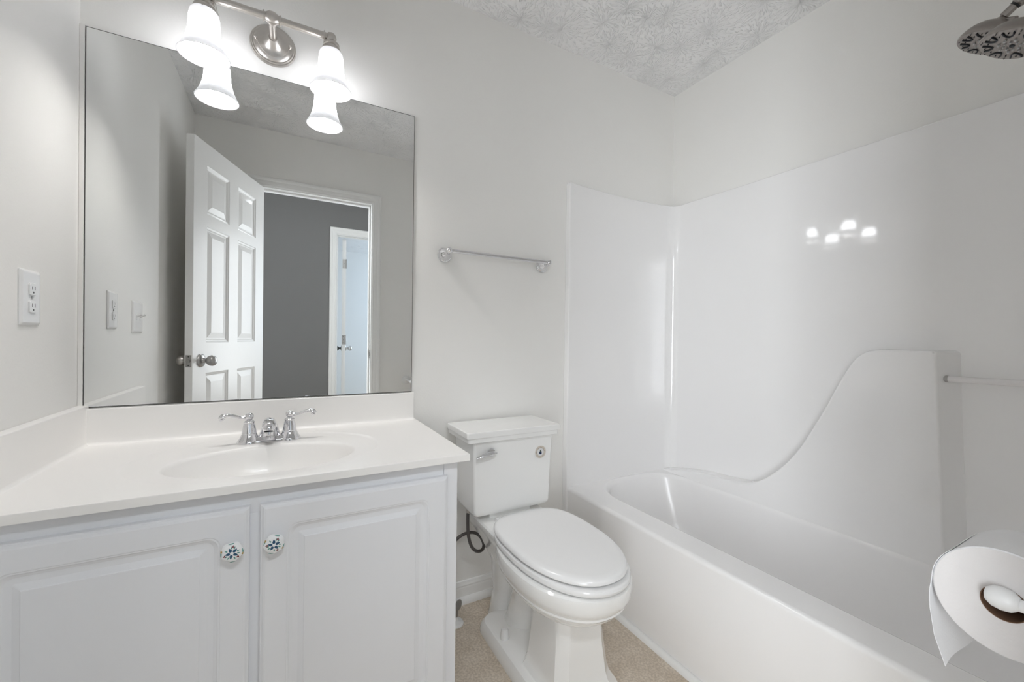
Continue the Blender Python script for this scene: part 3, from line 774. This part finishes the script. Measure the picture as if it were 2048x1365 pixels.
# long foot with rounded shoulders
def foot(hx, y0, y1, z, r=0.05): return [Vector((p[0], p[1], z)) for p in rr(-hx, hx, y0, y1, r, 8)]
rings = [foot(0.139, -0.62, -0.165, 0.0), foot(0.139, -0.62, -0.165, 0.012), foot(0.135, -0.615, -0.170, 0.028), foot(0.127, -0.605, -0.180, 0.042), foot(0.112, -0.59, -0.20, 0.0465), foot(0.07, -0.55, -0.23, 0.048)]
loft(b, rings, True, True, True)
# deck carrying the tank
def deck(hx, y0, y1, z, r): return [Vector((p[0], p[1], z)) for p in rr(-hx, hx, y0, y1, r, 8)]
rings = [deck(0.075, -0.30, -0.09, 0.245, 0.05), deck(0.098, -0.33, -0.07, 0.305, 0.05), deck(0.128, -0.36, -0.045, 0.355, 0.04), deck(0.140, -0.38, -0.035, 0.385, 0.03), deck(0.140, -0.38, -0.035, 0.400, 0.03), deck(0.134, -0.36, -0.040, 0.406, 0.028)]
loft(b, rings, True, True, True)
bw = obj('toilet_bowl', at_t(b), M['porcelain'], to, ang=28)
for s in (-1, 1):
    b = bm_new(); lathe(b, [(0.0165, 0.0), (0.0155, 0.010), (0.0130, 0.026), (0.0100, 0.032), (0.001, 0.034)], (s * 0.101, -0.330, 0.046), (0, 0, 1), 24)
    obj('bolt_cap', at_t(b), M['plastic'], to)
# tank
b = bm_new()
def tk(hx, y0, y1, z, r): return [Vector((p[0], p[1], z)) for p in rr(-hx, hx, y0, y1, 0, 6, rs=[r, 0.01, 0.01, r])]
oX = -0.004
rings = [tk(0.145, -0.190, -0.030, 0.425, 0.012), tk(0.156, -0.198, -0.026, 0.4265, 0.012), tk(0.1615, -0.203, -0.024, 0.434, 0.010), tk(0.163, -0.205, -0.023, 0.445, 0.009), tk(0.166, -0.207, -0.022, 0.56, 0.009), tk(0.172, -0.212, -0.020, 0.709, 0.009)]
for rg in rings:
    for p in rg: p.x += oX
loft(b, rings, True, True, True)
bx(b, -0.09 + oX, 0.09 + oX, -0.18, -0.05, 0.40, 0.43, 0.006)
tkob = obj('tank', at_t(b), M['porcelain'], to)
b = bm_new()
def ld_(i, z, r=0.008): return [Vector((p[0] - 0.010, p[1], z)) for p in rr(-0.200 + i, 0.200 - i, -0.235 + i, -0.018, 0, 6, rs=[r, 0.006, 0.006, r])]
rings = [ld_(0.020, 0.7060), ld_(0.0095, 0.7062), ld_(0.0068, 0.7085), ld_(0.0065, 0.712), ld_(0.0065, 0.7235), ld_(0.0045, 0.7255), ld_(0.0010, 0.7260), ld_(0.0, 0.7290), ld_(0.0, 0.7425), ld_(0.0014, 0.7460), ld_(0.005, 0.7475)]
loft(b, rings, True, True, True)
obj('tank_lid', at_t(b), M['porcelain'], to, ang=30)
# flush lever
b = bm_new()
lathe(b, [(0.0160, 0.0), (0.0160, 0.005), (0.0130, 0.010), (0.001, 0.012)], (-0.106, -0.2090, 0.664), (0, -1, 0), 28, )
pth = smooth_path([(-0.094, -0.2205, 0.664), (-0.108, -0.2260, 0.666), (-0.130, -0.2310, 0.664), (-0.152, -0.2330, 0.659), (-0.172, -0.2320, 0.654)], 6); n = len(pth)
tube(b, pth, lerp_list([0.0130, 0.0165, 0.0130, 0.0095, 0.0050], n), 18, flat=lerp_list([0.35, 0.35, 0.45, 0.5, 0.6], n))
obj('flush_lever', at_t(b), M['chrome'], to)
# water-saving sticker on the tank
b = bm_new()
sxx, szz, sy_ = 1.379 - TX, 0.639, -0.2105
def fdisc(r0, r1, mi, yoff, n=40):
    a = [b.verts.new((sxx + r0 * math.cos(2 * PI * i / n), sy_ - yoff, szz + r0 * math.sin(2 * PI * i / n))) for i in range(n)]
    c = [b.verts.new((sxx + r1 * math.cos(2 * PI * i / n), sy_ - yoff, szz + r1 * math.sin(2 * PI * i / n))) for i in range(n)]
    for i in range(n): b.faces.new((a[i], a[(i + 1) % n], c[(i + 1) % n], c[i])).material_index = mi
fdisc(0.0165, 0.0100, 0, 0.0004); fdisc(0.0100, 0.0003, 1, 0.0004); fdisc(0.0165, 0.01655, 0, 0.0004)
drop = []
for i in range(28):
    a = 2 * PI * i / 28
    r_ = 0.0044
    px, pz = r_ * math.sin(a), -0.0018 - r_ * math.cos(a)
    if pz > -0.0018: px *= max(0.0, 1 - ((pz + 0.0018) / r_) ** 1.2); pz = -0.0018 + (pz + 0.0018) * 2.0
    drop.append((px, pz))
def clip(poly, f):
    out = []
    for i in range(len(poly)):
        p, q = poly[i], poly[(i + 1) % len(poly)]; fp, fq = f(*p), f(*q)
        if fp >= 0: out.append(p)
        if (fp >= 0) != (fq >= 0):
            t = fp / (fp - fq); out.append((p[0] + (q[0] - p[0]) * t, p[1] + (q[1] - p[1]) * t))
    return out
for f_, mi in ((lambda x, z: z + 0.55 * x - 0.0004, 2), (lambda x, z: -(z + 0.55 * x + 0.0004), 3)):
    pl = clip(drop, f_)
    if len(pl) > 2: b.faces.new([b.verts.new((sxx + p[0], sy_ - 0.0008, szz + p[1])) for p in pl]).material_index = mi
def text_on(bm, s, radius, a0, a1, size, mi, inward=False):
    n = len(s)
    for i, ch in enumerate(s):
        if ch == ' ': continue
        cu = bpy.data.curves.new('t', 'FONT'); cu.body = ch; cu.size = size; cu.align_x = 'CENTER'; cu.resolution_u = 2
        ob = bpy.data.objects.new('t', cu); COL.objects.link(ob)
        me = bpy.data.meshes.new_from_object(ob)
        a = a0 + (a1 - a0) * i / max(n - 1, 1)
        rot = a - PI / 2 if not inward else a + PI / 2
        off = len(bm.verts)
        vs = [bm.verts.new((sxx + radius * math.cos(a) + v_.co.x * math.cos(rot) - v_.co.y * math.sin(rot), sy_ - 0.0008, szz + radius * math.sin(a) + v_.co.x * math.sin(rot) + v_.co.y * math.cos(rot))) for v_ in me.vertices]
        for p in me.polygons:
            try: bm.faces.new([vs[k] for k in p.vertices]).material_index = mi
            except ValueError: pass
        bpy.data.objects.remove(ob); bpy.data.curves.remove(cu); bpy.data.meshes.remove(me)
text_on(b, 'WaterSense', 0.0103, PI * 1.02, PI * 0.08, 0.0052, 4)
text_on(b, 'Meets EPA', 0.0130, PI * 1.20, PI * 1.82, 0.0030, 4, True)
for v_ in b.verts:
    v_.co.x = sxx + (v_.co.x - sxx) * 1.5; v_.co.z = szz + (v_.co.z - szz) * 1.5
bmesh.ops.translate(b, verts=b.verts, vec=(0, 0.40, 0))
me = bpy.data.meshes.new('sticker'); b.to_mesh(me); b.free()
for x in ('stk', 'stkw', 'stkg', 'stkb', 'ink'): me.materials.append(M[x])
st_ = link(bpy.data.objects.new('sticker', me), tkob)
st_['label'] = 'round cream sticker with a green and navy water drop'
# seat ring and lid
b = bm_new()
S_ = lambda hw, yb, yf, z: [p + Vector((0.017, 0.010, 0)) for p in egg(hw * 0.97, yb, yf, z, eb=3.2, ef=2.15, ymid=-0.47)]
rings = [S_(0.168, -0.262, -0.750, 0.389), S_(0.174, -0.256, -0.758, 0.3895), S_(0.1775, -0.252, -0.762, 0.394), S_(0.1785, -0.251, -0.763, 0.400), S_(0.1765, -0.253, -0.760, 0.406), S_(0.170, -0.258, -0.753, 0.4095)]
loft(b, rings, True, True, True)
obj('toilet_seat', at_t(b), M['seat'], to)
b = bm_new()
rings = [S_(0.165, -0.245, -0.738, 0.4125), S_(0.1700, -0.240, -0.744, 0.413), S_(0.1735, -0.236, -0.748, 0.417), S_(0.1735, -0.236, -0.748, 0.422), S_(0.1700, -0.240, -0.744, 0.428), S_(0.163, -0.247, -0.736, 0.4315), S_(0.150, -0.262, -0.722, 0.4330), S_(0.10, -0.32, -0.66, 0.4345), S_(0.03, -0.42, -0.54, 0.435)]
loft(b, rings, True, True, True)
obj('seat_lid', at_t(b), M['seat'], to)
for s in (-1, 1):
    b = bm_new(); tube(b, [(s * 0.060, -0.238, 0.418), (s * 0.096, -0.238, 0.418)], 0.009, 20); bx(b, s * 0.078 - 0.014, s * 0.078 + 0.014, -0.245, -0.222, 0.404, 0.414, 0.003)
    obj('seat_hinge', at_t(b), M['plastic'], to)

# water supply
b = bm_new()
sp = [(1.117, -0.105, 0.425), (1.115, -0.108, 0.37), (1.118, -0.110, 0.320), (1.132, -0.108, 0.275), (1.158, -0.100, 0.246), (1.186, -0.090, 0.240), (1.197, -0.080, 0.256), (1.188, -0.068, 0.282), (1.165, -0.058, 0.300), (1.130, -0.052, 0.302), (1.095, -0.050, 0.288), (1.062, -0.052, 0.255), (1.045, -0.060, 0.20), (1.040, -0.068, 0.13), (1.040, -0.070, 0.098)]
sup = thing('toilet_supply_line', 'dark braided water hose looping below the toilet tank', 'hose', (1.040, -0.07, 0.10))
def at_s(bm):
    bmesh.ops.translate(bm, verts=bm.verts, vec=(-1.040, 0.07, -0.10)); return bm
tube(b, smooth_path(sp, 8), 0.0062, 16); obj('braided_hose', at_s(b), M['hose'], sup)
b = bm_new(); lathe(b, [(0.0085, 0), (0.0085, 0.013), (0.0075, 0.016), (0.0068, 0.020)], (1.117, -0.105, 0.425), (0, 0, -1), 12); obj('coupling_nut', at_s(b), M['nickel'], sup)
va = thing('shutoff_valve', 'white water shutoff valve on the floor behind the vanity side', 'valve', (1.066, -0.105, 0))
def at_va(bm):
    bmesh.ops.translate(bm, verts=bm.verts, vec=(-1.066, 0.105, 0)); return bm
b = bm_new(); lathe(b, [(0.030, 0.0), (0.030, 0.004), (0.026, 0.009), (0.012, 0.012), (0.009, 0.014), (0.009, 0.028)], (1.066, -0.120, 0), (0, 0, 1), 32); obj('floor_flange', at_va(b), M['plastic'], va)
b = bm_new(); tube(b, [(1.066, -0.120, 0.01), (1.066, -0.120, 0.055), (1.055, -0.10, 0.075), (1.040, -0.070, 0.098)], 0.0085, 16); tube(b, [(1.060, -0.11, 0.060), (1.070, -0.125, 0.072)], 0.008, 12); obj('valve_body', at_va(b), M['steel'], va)
b = bm_new(); lathe(b, [(0.012, 0), (0.015, 0.003), (0.015, 0.008), (0.010, 0.010)], (1.070, -0.125, 0.074), (0.7, -0.7, 0.3), 20, sx=1.5); obj('valve_handle', at_va(b), M['steel'], va)

# ------------------------------------------------------------------ one-piece tub and surround
tu = thing('bathtub_shower_unit', 'glossy white one-piece bathtub and shower surround along the right wall', 'bathtub', (2.0, -0.80, 0))
def at_u(bm):
    bmesh.ops.translate(bm, verts=bm.verts, vec=(-2.0, 0.80, 0)); return bm
RZ = 0.397
b = bm_new()
AX, EX, EY0, EY1 = 1.6445, 2.345, -1.596, -0.012
def tr(x0, x1, y0, y1, z, rs): return [Vector((p[0], p[1], z)) for p in rr(x0, x1, y0, y1, 0, 10, rs=rs)]
t4 = [0.0005] * 4
rings = [tr(AX, EX, EY0, EY1, 0.001, t4), tr(AX, EX, EY0, EY1, 0.02, t4), tr(AX, EX, EY0, EY1, RZ - 0.016, t4), tr(AX + 0.0015, EX, EY0, EY1, RZ - 0.009, t4), tr(AX + 0.006, EX, EY0, EY1, RZ - 0.003, t4), tr(AX + 0.014, EX, EY0, EY1, RZ, t4)]
bi = [0.13, 0.17, 0.20, 0.13]
rings += [tr(1.752, 2.262, -1.50, -0.036, RZ, bi), tr(1.758, 2.2595, -1.494, -0.041, RZ - 0.0016, bi), tr(1.765, 2.256, -1.486, -0.049, RZ - 0.007, bi), tr(1.770, 2.252, -1.480, -0.057, RZ - 0.018, bi),
          tr(1.782, 2.246, -1.463, -0.085, RZ - 0.10, bi), tr(1.797, 2.240, -1.440, -0.130, RZ - 0.21, bi), tr(1.812, 2.232, -1.42, -0.165, RZ - 0.285, bi), tr(1.835, 2.212, -1.39, -0.20, RZ - 0.310, bi), tr(1.875, 2.172, -1.33, -0.26, RZ - 0.320, [0.1] * 4), tr(1.96, 2.06, -1.1, -0.5, RZ - 0.323, [0.04] * 4)]
loft(b, rings, True, False, True)
obj('bathtub', at_u(b), M['tub_basin'], tu, ang=50)
# end and side wall panels, one continuous sheet with a coved corner
b = bm_new()
PY, PX = -0.031, 2.328
path = [(1.6370, -0.001), (1.6372, -0.024), (1.6385, -0.0285), (1.6425, PY), (1.66, PY)]
for i in range(1, 12): path.append((1.66 + (2.278 - 1.66) * i / 11, PY))
for i in range(1, 9):
    a = PI / 2 - PI / 2 * i / 8; path.append((2.278 + 0.05 * math.cos(a), PY - 0.05 + 0.05 * math.sin(a)))
for i in range(1, 14): path.append((PX, PY - 0.05 + (YF + 0.002 - PY + 0.05) * i / 13))
def ztop(p):
    x, y = p
    if y >= PY - 0.001: 
        t = (x - 1.637) / (2.30 - 1.637); return 1.820 - 0.011 * math.sin(PI * min(max(t, 0), 1)) 
    return 1.818 - 0.006 * min(1, (PY - y) / 0.4)
def off(p, d):
    x, y = p
    if x <= 1.6425 and y > PY + 0.0001: return (x + min(d, 0.02) * 0.3, y)
    if y >= PY - 1e-6: return (x, y + d)
    if x >= PX - 1e-6: return (x + d, y)
    cx_, cy_ = 2.278, PY - 0.05; r_ = math.hypot(x - cx_, y - cy_); return (cx_ + (x - cx_) * (r_ + d) / r_, cy_ + (y - cy_) * (r_ + d) / r_)
rings = []
for mode in range(5):
    rg = []
    for p in path:
        z = ztop(p)
        if mode == 0: q, zz = p, 0.385 if p[0] > 1.65 else 0.025
        elif mode == 1: q, zz = p, z - 0.008
        elif mode == 2: q, zz = off(p, 0.0025), z - 0.0025
        elif mode == 3: q, zz = off(p, 0.008), z
        else: q, zz = off(p, 0.028), z
        rg.append(Vector((min(q[0], 2.3565), min(q[1], -0.0008), zz)))
    rings.append(rg)
loft(b, rings, False)
obj('surround_panel', at_u(b), M['tub'], tu, ang=50)
# moulded S-curve shelf block
b = bm_new()
crv = smooth_path([(0, -0.04, 0.400), (0, -0.12, 0.418), (0, -0.28, 0.447), (0, -0.42, 0.455), (0, -0.530, 0.478), (0, -0.620, 0.545), (0, -0.709, 0.654), (0, -0.794, 0.816), (0, -0.852, 0.945), (0, -0.892, 1.022), (0, -0.925, 1.055), (0, -0.965, 1.066), (0, -1.02, 1.067), (0, -1.095, 1.067)], 6)
top = [(p.y, p.z) for p in crv]
nb = 4
def section(x, ins):
    out = []
    for i, (y, z) in enumerate(top):
        d = Vector((0, top[min(i + 1, len(top) - 1)][0] - top[max(i - 1, 0)][0], top[min(i + 1, len(top) - 1)][1] - top[max(i - 1, 0)][1])).normalized()
        nrm = Vector((0, d.z, -d.y)) * -1    # into the block
        if d.y > 0: nrm = -nrm
        yy, zz = y + nrm.y * -ins * -1, z + nrm.z * ins
        out.append(Vector((x, y - (d.z) * ins, z - abs(d.y) * ins)))
    for k in range(1, 7):
        a = PI / 2 * k / 6; r_ = 0.012
        out.append(Vector((x, -1.095 - r_ * math.sin(a) + (ins if k > 2 else ins * k / 3), 1.067 - r_ + r_ * math.cos(a) - ins * (1 if k < 4 else 0.5))))
    out.append(Vector((x, -1.107 + ins, 0.36))); out.append(Vector((x, -0.04, 0.36)))
    for p in out:      # raked end: leans out towards the wall and towards the floor
        if p.y < -1.05: p.y -= 0.004 + 0.50 * max(0, x - 2.262) + 0.040 * (1.067 - p.z)
    return out
rings = [section(2.345, 0), section(2.262, 0), section(2.2565, 0.0012), section(2.2525, 0.0045), section(2.2510, 0.010)]
for rg in rings:
    for p in rg:       # slight draft: face leans out towards the basin as it goes down
        if p.x < 2.3: p.x += 0.010 * min(1, max(0, (0.75 - p.z) / 0.35))
loft(b, rings, True, True, True)
obj('moulded_shelf', at_u(b), M['tub'], tu, ang=50)
b = bm_new(); tube(b, [(2.285, -1.120, 0.980), (2.285, YF + 0.004, 0.980)], 0.0095, 20); obj('acrylic_rod', at_u(b), M['acrylic'], tu)
b = bm_new(); tube(b, [(2.285, -1.112, 0.980), (2.285, -1.1290, 0.980)], 0.0106, 20); obj('rod_socket', at_u(b), M['steel'], tu)

# ------------------------------------------------------------------ shower heads
shw = thing('shower_head', 'brushed nickel dual shower head near the ceiling at the right edge', 'shower head', (2.03, YF, 2.11))
def at_h(bm):
    bmesh.ops.translate(bm, verts=bm.verts, vec=(-2.03, -YF, -2.11)); return bm
def head(c, nrm, stem=0.0):
    d = Vector(nrm).normalized()
    c = Vector(c)
    b = bm_new()
    lathe(b, [(0.0580, 0.0), (0.0594, 0.004), (0.0582, 0.0088), (0.0570, 0.0094), (0.0572, 0.0105), (0.0545, 0.0170), (0.0480, 0.0265), (0.0390, 0.0350), (0.0280, 0.0410), (0.0170, 0.0440), (0.0110, 0.0450)], c, -d, 56)
    hd = obj('shower_body', at_h(b), M['nickel_dark'], shw, ang=40)
    b = bm_new()
    lathe(b, [(0.0001, -0.0030), (0.0180, -0.0028), (0.0300, -0.0016), (0.0460, -0.0012), (0.0540, -0.0004), (0.0582, 0.0006)], c, -d, 56, cap0=False, cap1=False)
    _, u, v_ = frame_of(d)
    P = lambda r, a, h=0.0022: c + d * h + (u * math.cos(a) + v_ * math.sin(a)) * r
    for k in range(8):
        a = 2 * PI * k / 8
        tube(b, smooth_path([P(0.050, a - 0.19), P(0.039, a - 0.17), P(0.0325, a), P(0.039, a + 0.17), P(0.050, a + 0.19)], 4), 0.0017, 8, mi=1)
        for r_, o_ in ((0.046, 0), (0.041, PI / 8), (0.053, PI / 8)):
            lathe(b, [(0.0013, 0), (0.001, 0.002)], P(r_, a + o_, 0.0015), d, 8, mi=1)
        lathe(b, [(0.0030, 0), (0.0022, 0.004)], P(0.0225, a + PI / 8, 0.002), d, 10, mi=2)
        lathe(b, [(0.0026, 0), (0.0018, 0.004)], P(0.0140, a, 0.002), d, 10, mi=2)
    lathe(b, [(0.006, 0), (0.004, 0.003)], P(0, 0, 0.002), d, 12, mi=1)
    obj('spray_face', at_h(b), [M['nickel_dark'], M['rubber'], M['nozzle']], hd, ang=40)
C1 = Vector((2.035, -1.252, 1.850)); C2 = Vector((1.932, -1.316, 1.770))
N1 = Vector((-0.15, 0.45, -1.0)).normalized(); N2 = Vector((-0.20, 0.40, -1.0)).normalized()
head(C1, N1); head(C2, N2)
b = bm_new()
top1 = C1 - N1 * 0.045
j1 = Vector((2.035, -1.300, 1.890))
lathe(b, [(0.008, -0.004), (0.0095, 0.002), (0.0085, 0.010)], top1, -N1, 20)
tube(b, [top1 - N1 * 0.004, j1 + Vector((0, 0, -0.012))], 0.0065, 18)
dj = Vector((0, -0.79, 0.61)).normalized(); a0 = top1 - N1 * 0.010
lathe(b, [(0.0060, 0.0), (0.0095, 0.003), (0.0095, 0.024), (0.0085, 0.026)], a0 + dj * 0.002, dj, 8)
obj('swivel_nut', at_h(b), M['nickel_dark'], shw)
b = bm_new()
lathe(b, [(0.0105, 0.0), (0.0105, 0.004)], a0 + dj * 0.027, dj, 28, mi=1)
lathe(b, [(0.0115, 0.0), (0.0130, 0.002), (0.0130, 0.10), (0.0110, 0.102)], a0 + dj * 0.031, dj, 36)
tl = a0 + dj * 0.13
pth = smooth_path([tl, tl + dj * 0.06, tl + dj * 0.13 + Vector((0, -0.01, -0.006)), Vector((2.035, YF + 0.008, 2.10))], 8)
tube(b, pth, 0.0105, 20)
# branch to the second head
top2 = C2 - N2 * 0.045
tube(b, smooth_path([a0 + dj * 0.20, a0 + dj * 0.20 + Vector((-0.05, -0.01, -0.01)), top2 + Vector((0.01, -0.075, 0.06)), top2 + Vector((0.0, -0.02, 0.012)), top2 + Vector((0, 0, -0.004))], 8), 0.0085, 18)
obj('shower_arm', at_h(b), [M['nickel_dark'], M['dark']], shw)
b = bm_new(); lathe(b, [(0.030, 0), (0.030, 0.003), (0.022, 0.010), (0.012, 0.014)], (2.035, YF, 2.10), (0, 1, 0), 32); obj('wall_flange', at_h(b), M['nickel_dark'], shw)

# ------------------------------------------------------------------ toilet paper and holder
RX, RY, RZ_, RR_, RC = 1.300, -1.443, 0.763, 0.0675, 0.0205
hp = thing('toilet_paper_holder', 'white toilet paper holder post on the door wall, through the roll', 'paper holder', (RX, YF, RZ_))
def at_p(bm):
    bmesh.ops.translate(bm, verts=bm.verts, vec=(-RX, -YF, -RZ_)); return bm
for s, xx in ((-1, RX - 0.006), (1, RX + 0.118)):
    b = bm_new()
    lathe(b, [(0.033, 0), (0.0335, 0.003), (0.030, 0.007), (0.0285, 0.007), (0.024, 0.013), (0.014, 0.019), (0.0085, 0.024)], (xx, YF, RZ_), (0, 1, 0), 36)
    tube(b, smooth_path([(xx, YF + 0.02, RZ_), (xx, YF + 0.08, RZ_), (xx, RY - 0.012, RZ_)], 4), [0.0075] * 9, 20)
    lathe(b, [(0.0001, -0.0165), (0.0080, -0.0145), (0.0130, -0.0085), (0.0145, 0.0), (0.0130, 0.0085), (0.0080, 0.0145), (0.0001, 0.0165)], (xx, RY, RZ_ + 0.001), (0, 1, 0), 28)
    obj('holder_post', at_p(b), M['plastic'], hp)
b = bm_new(); tube(b, [(RX + 0.002, RY, RZ_), (RX + 0.112, RY, RZ_)], 0.0120, 24); obj('roller', at_p(b), M['plastic'], hp)
pr_ = thing('toilet_paper_roll', 'white toilet paper roll with a loose hanging sheet at the right edge', 'toilet paper', (RX, RY, RZ_))
def at_r(bm):
    bmesh.ops.translate(bm, verts=bm.verts, vec=(-RX, -RY, -RZ_)); return bm
zc = RZ_ - 0.0085      # core rests on the roller
b = bm_new()
Wd = 0.108
lathe(b, [(RC + 0.001, 0.0), (RR_ - 0.0015, 0.0)], (RX + 0.002, RY, zc), (1, 0, 0), 72, cap0=False, cap1=False, mi=1)
lathe(b, [(RR_ - 0.0015, 0.0), (RR_, 0.0015), (RR_, Wd - 0.0015), (RR_ - 0.0015, Wd)], (RX + 0.002, RY, zc), (1, 0, 0), 72, cap0=False, cap1=False)
lathe(b, [(RR_ - 0.0015, Wd), (RC + 0.001, Wd)], (RX + 0.002, RY, zc), (1, 0, 0), 72, cap0=False, cap1=False, mi=1)
obj('paper_roll', at_r(b), [M['paper'], M['paperedge']], pr_, ang=40)
b = bm_new(); lathe(b, [(RC + 0.001, 0.0), (RC, 0.0), (RC, Wd), (RC + 0.001, Wd), (RC + 0.001, 0.0)], (RX + 0.0018, RY, zc), (1, 0, 0), 48, cap0=False, cap1=False); obj('cardboard_core', at_r(b), M['card'], pr_)
b = bm_new()   # hanging sheet leaving the front of the roll
prof = []
for i in range(9):
    a = 0.75 - 0.75 * i / 8; prof.append((RY + (RR_ + 0.0006) * math.cos(a), zc + (RR_ + 0.0006) * math.sin(a)))
yb_ = RY + RR_ + 0.0006
prof += [(yb_ + 0.002, zc - 0.02), (yb_ + 0.001, zc - 0.045), (yb_ - 0.004, zc - 0.080), (yb_ - 0.016, zc - 0.117)]
rings = []
for xx in lerp_list([RX + 0.002, RX + 0.002 + Wd], 9):
    k = (xx - RX) / Wd
    front = [Vector((xx, y + 0.002 * math.sin(k * 5) * max(0, (zc - z) / 0.1), z + (0.004 * k if j == len(prof) - 1 else 0))) for j, (y, z) in enumerate(prof)]
    back = [p + Vector((0, 0.0006, 0)) for p in front[::-1]]
    rings.append(front + back)
loft(b, rings, True, True, True)
obj('hanging_sheet', at_r(b), M['paper'], pr_, ang=60)
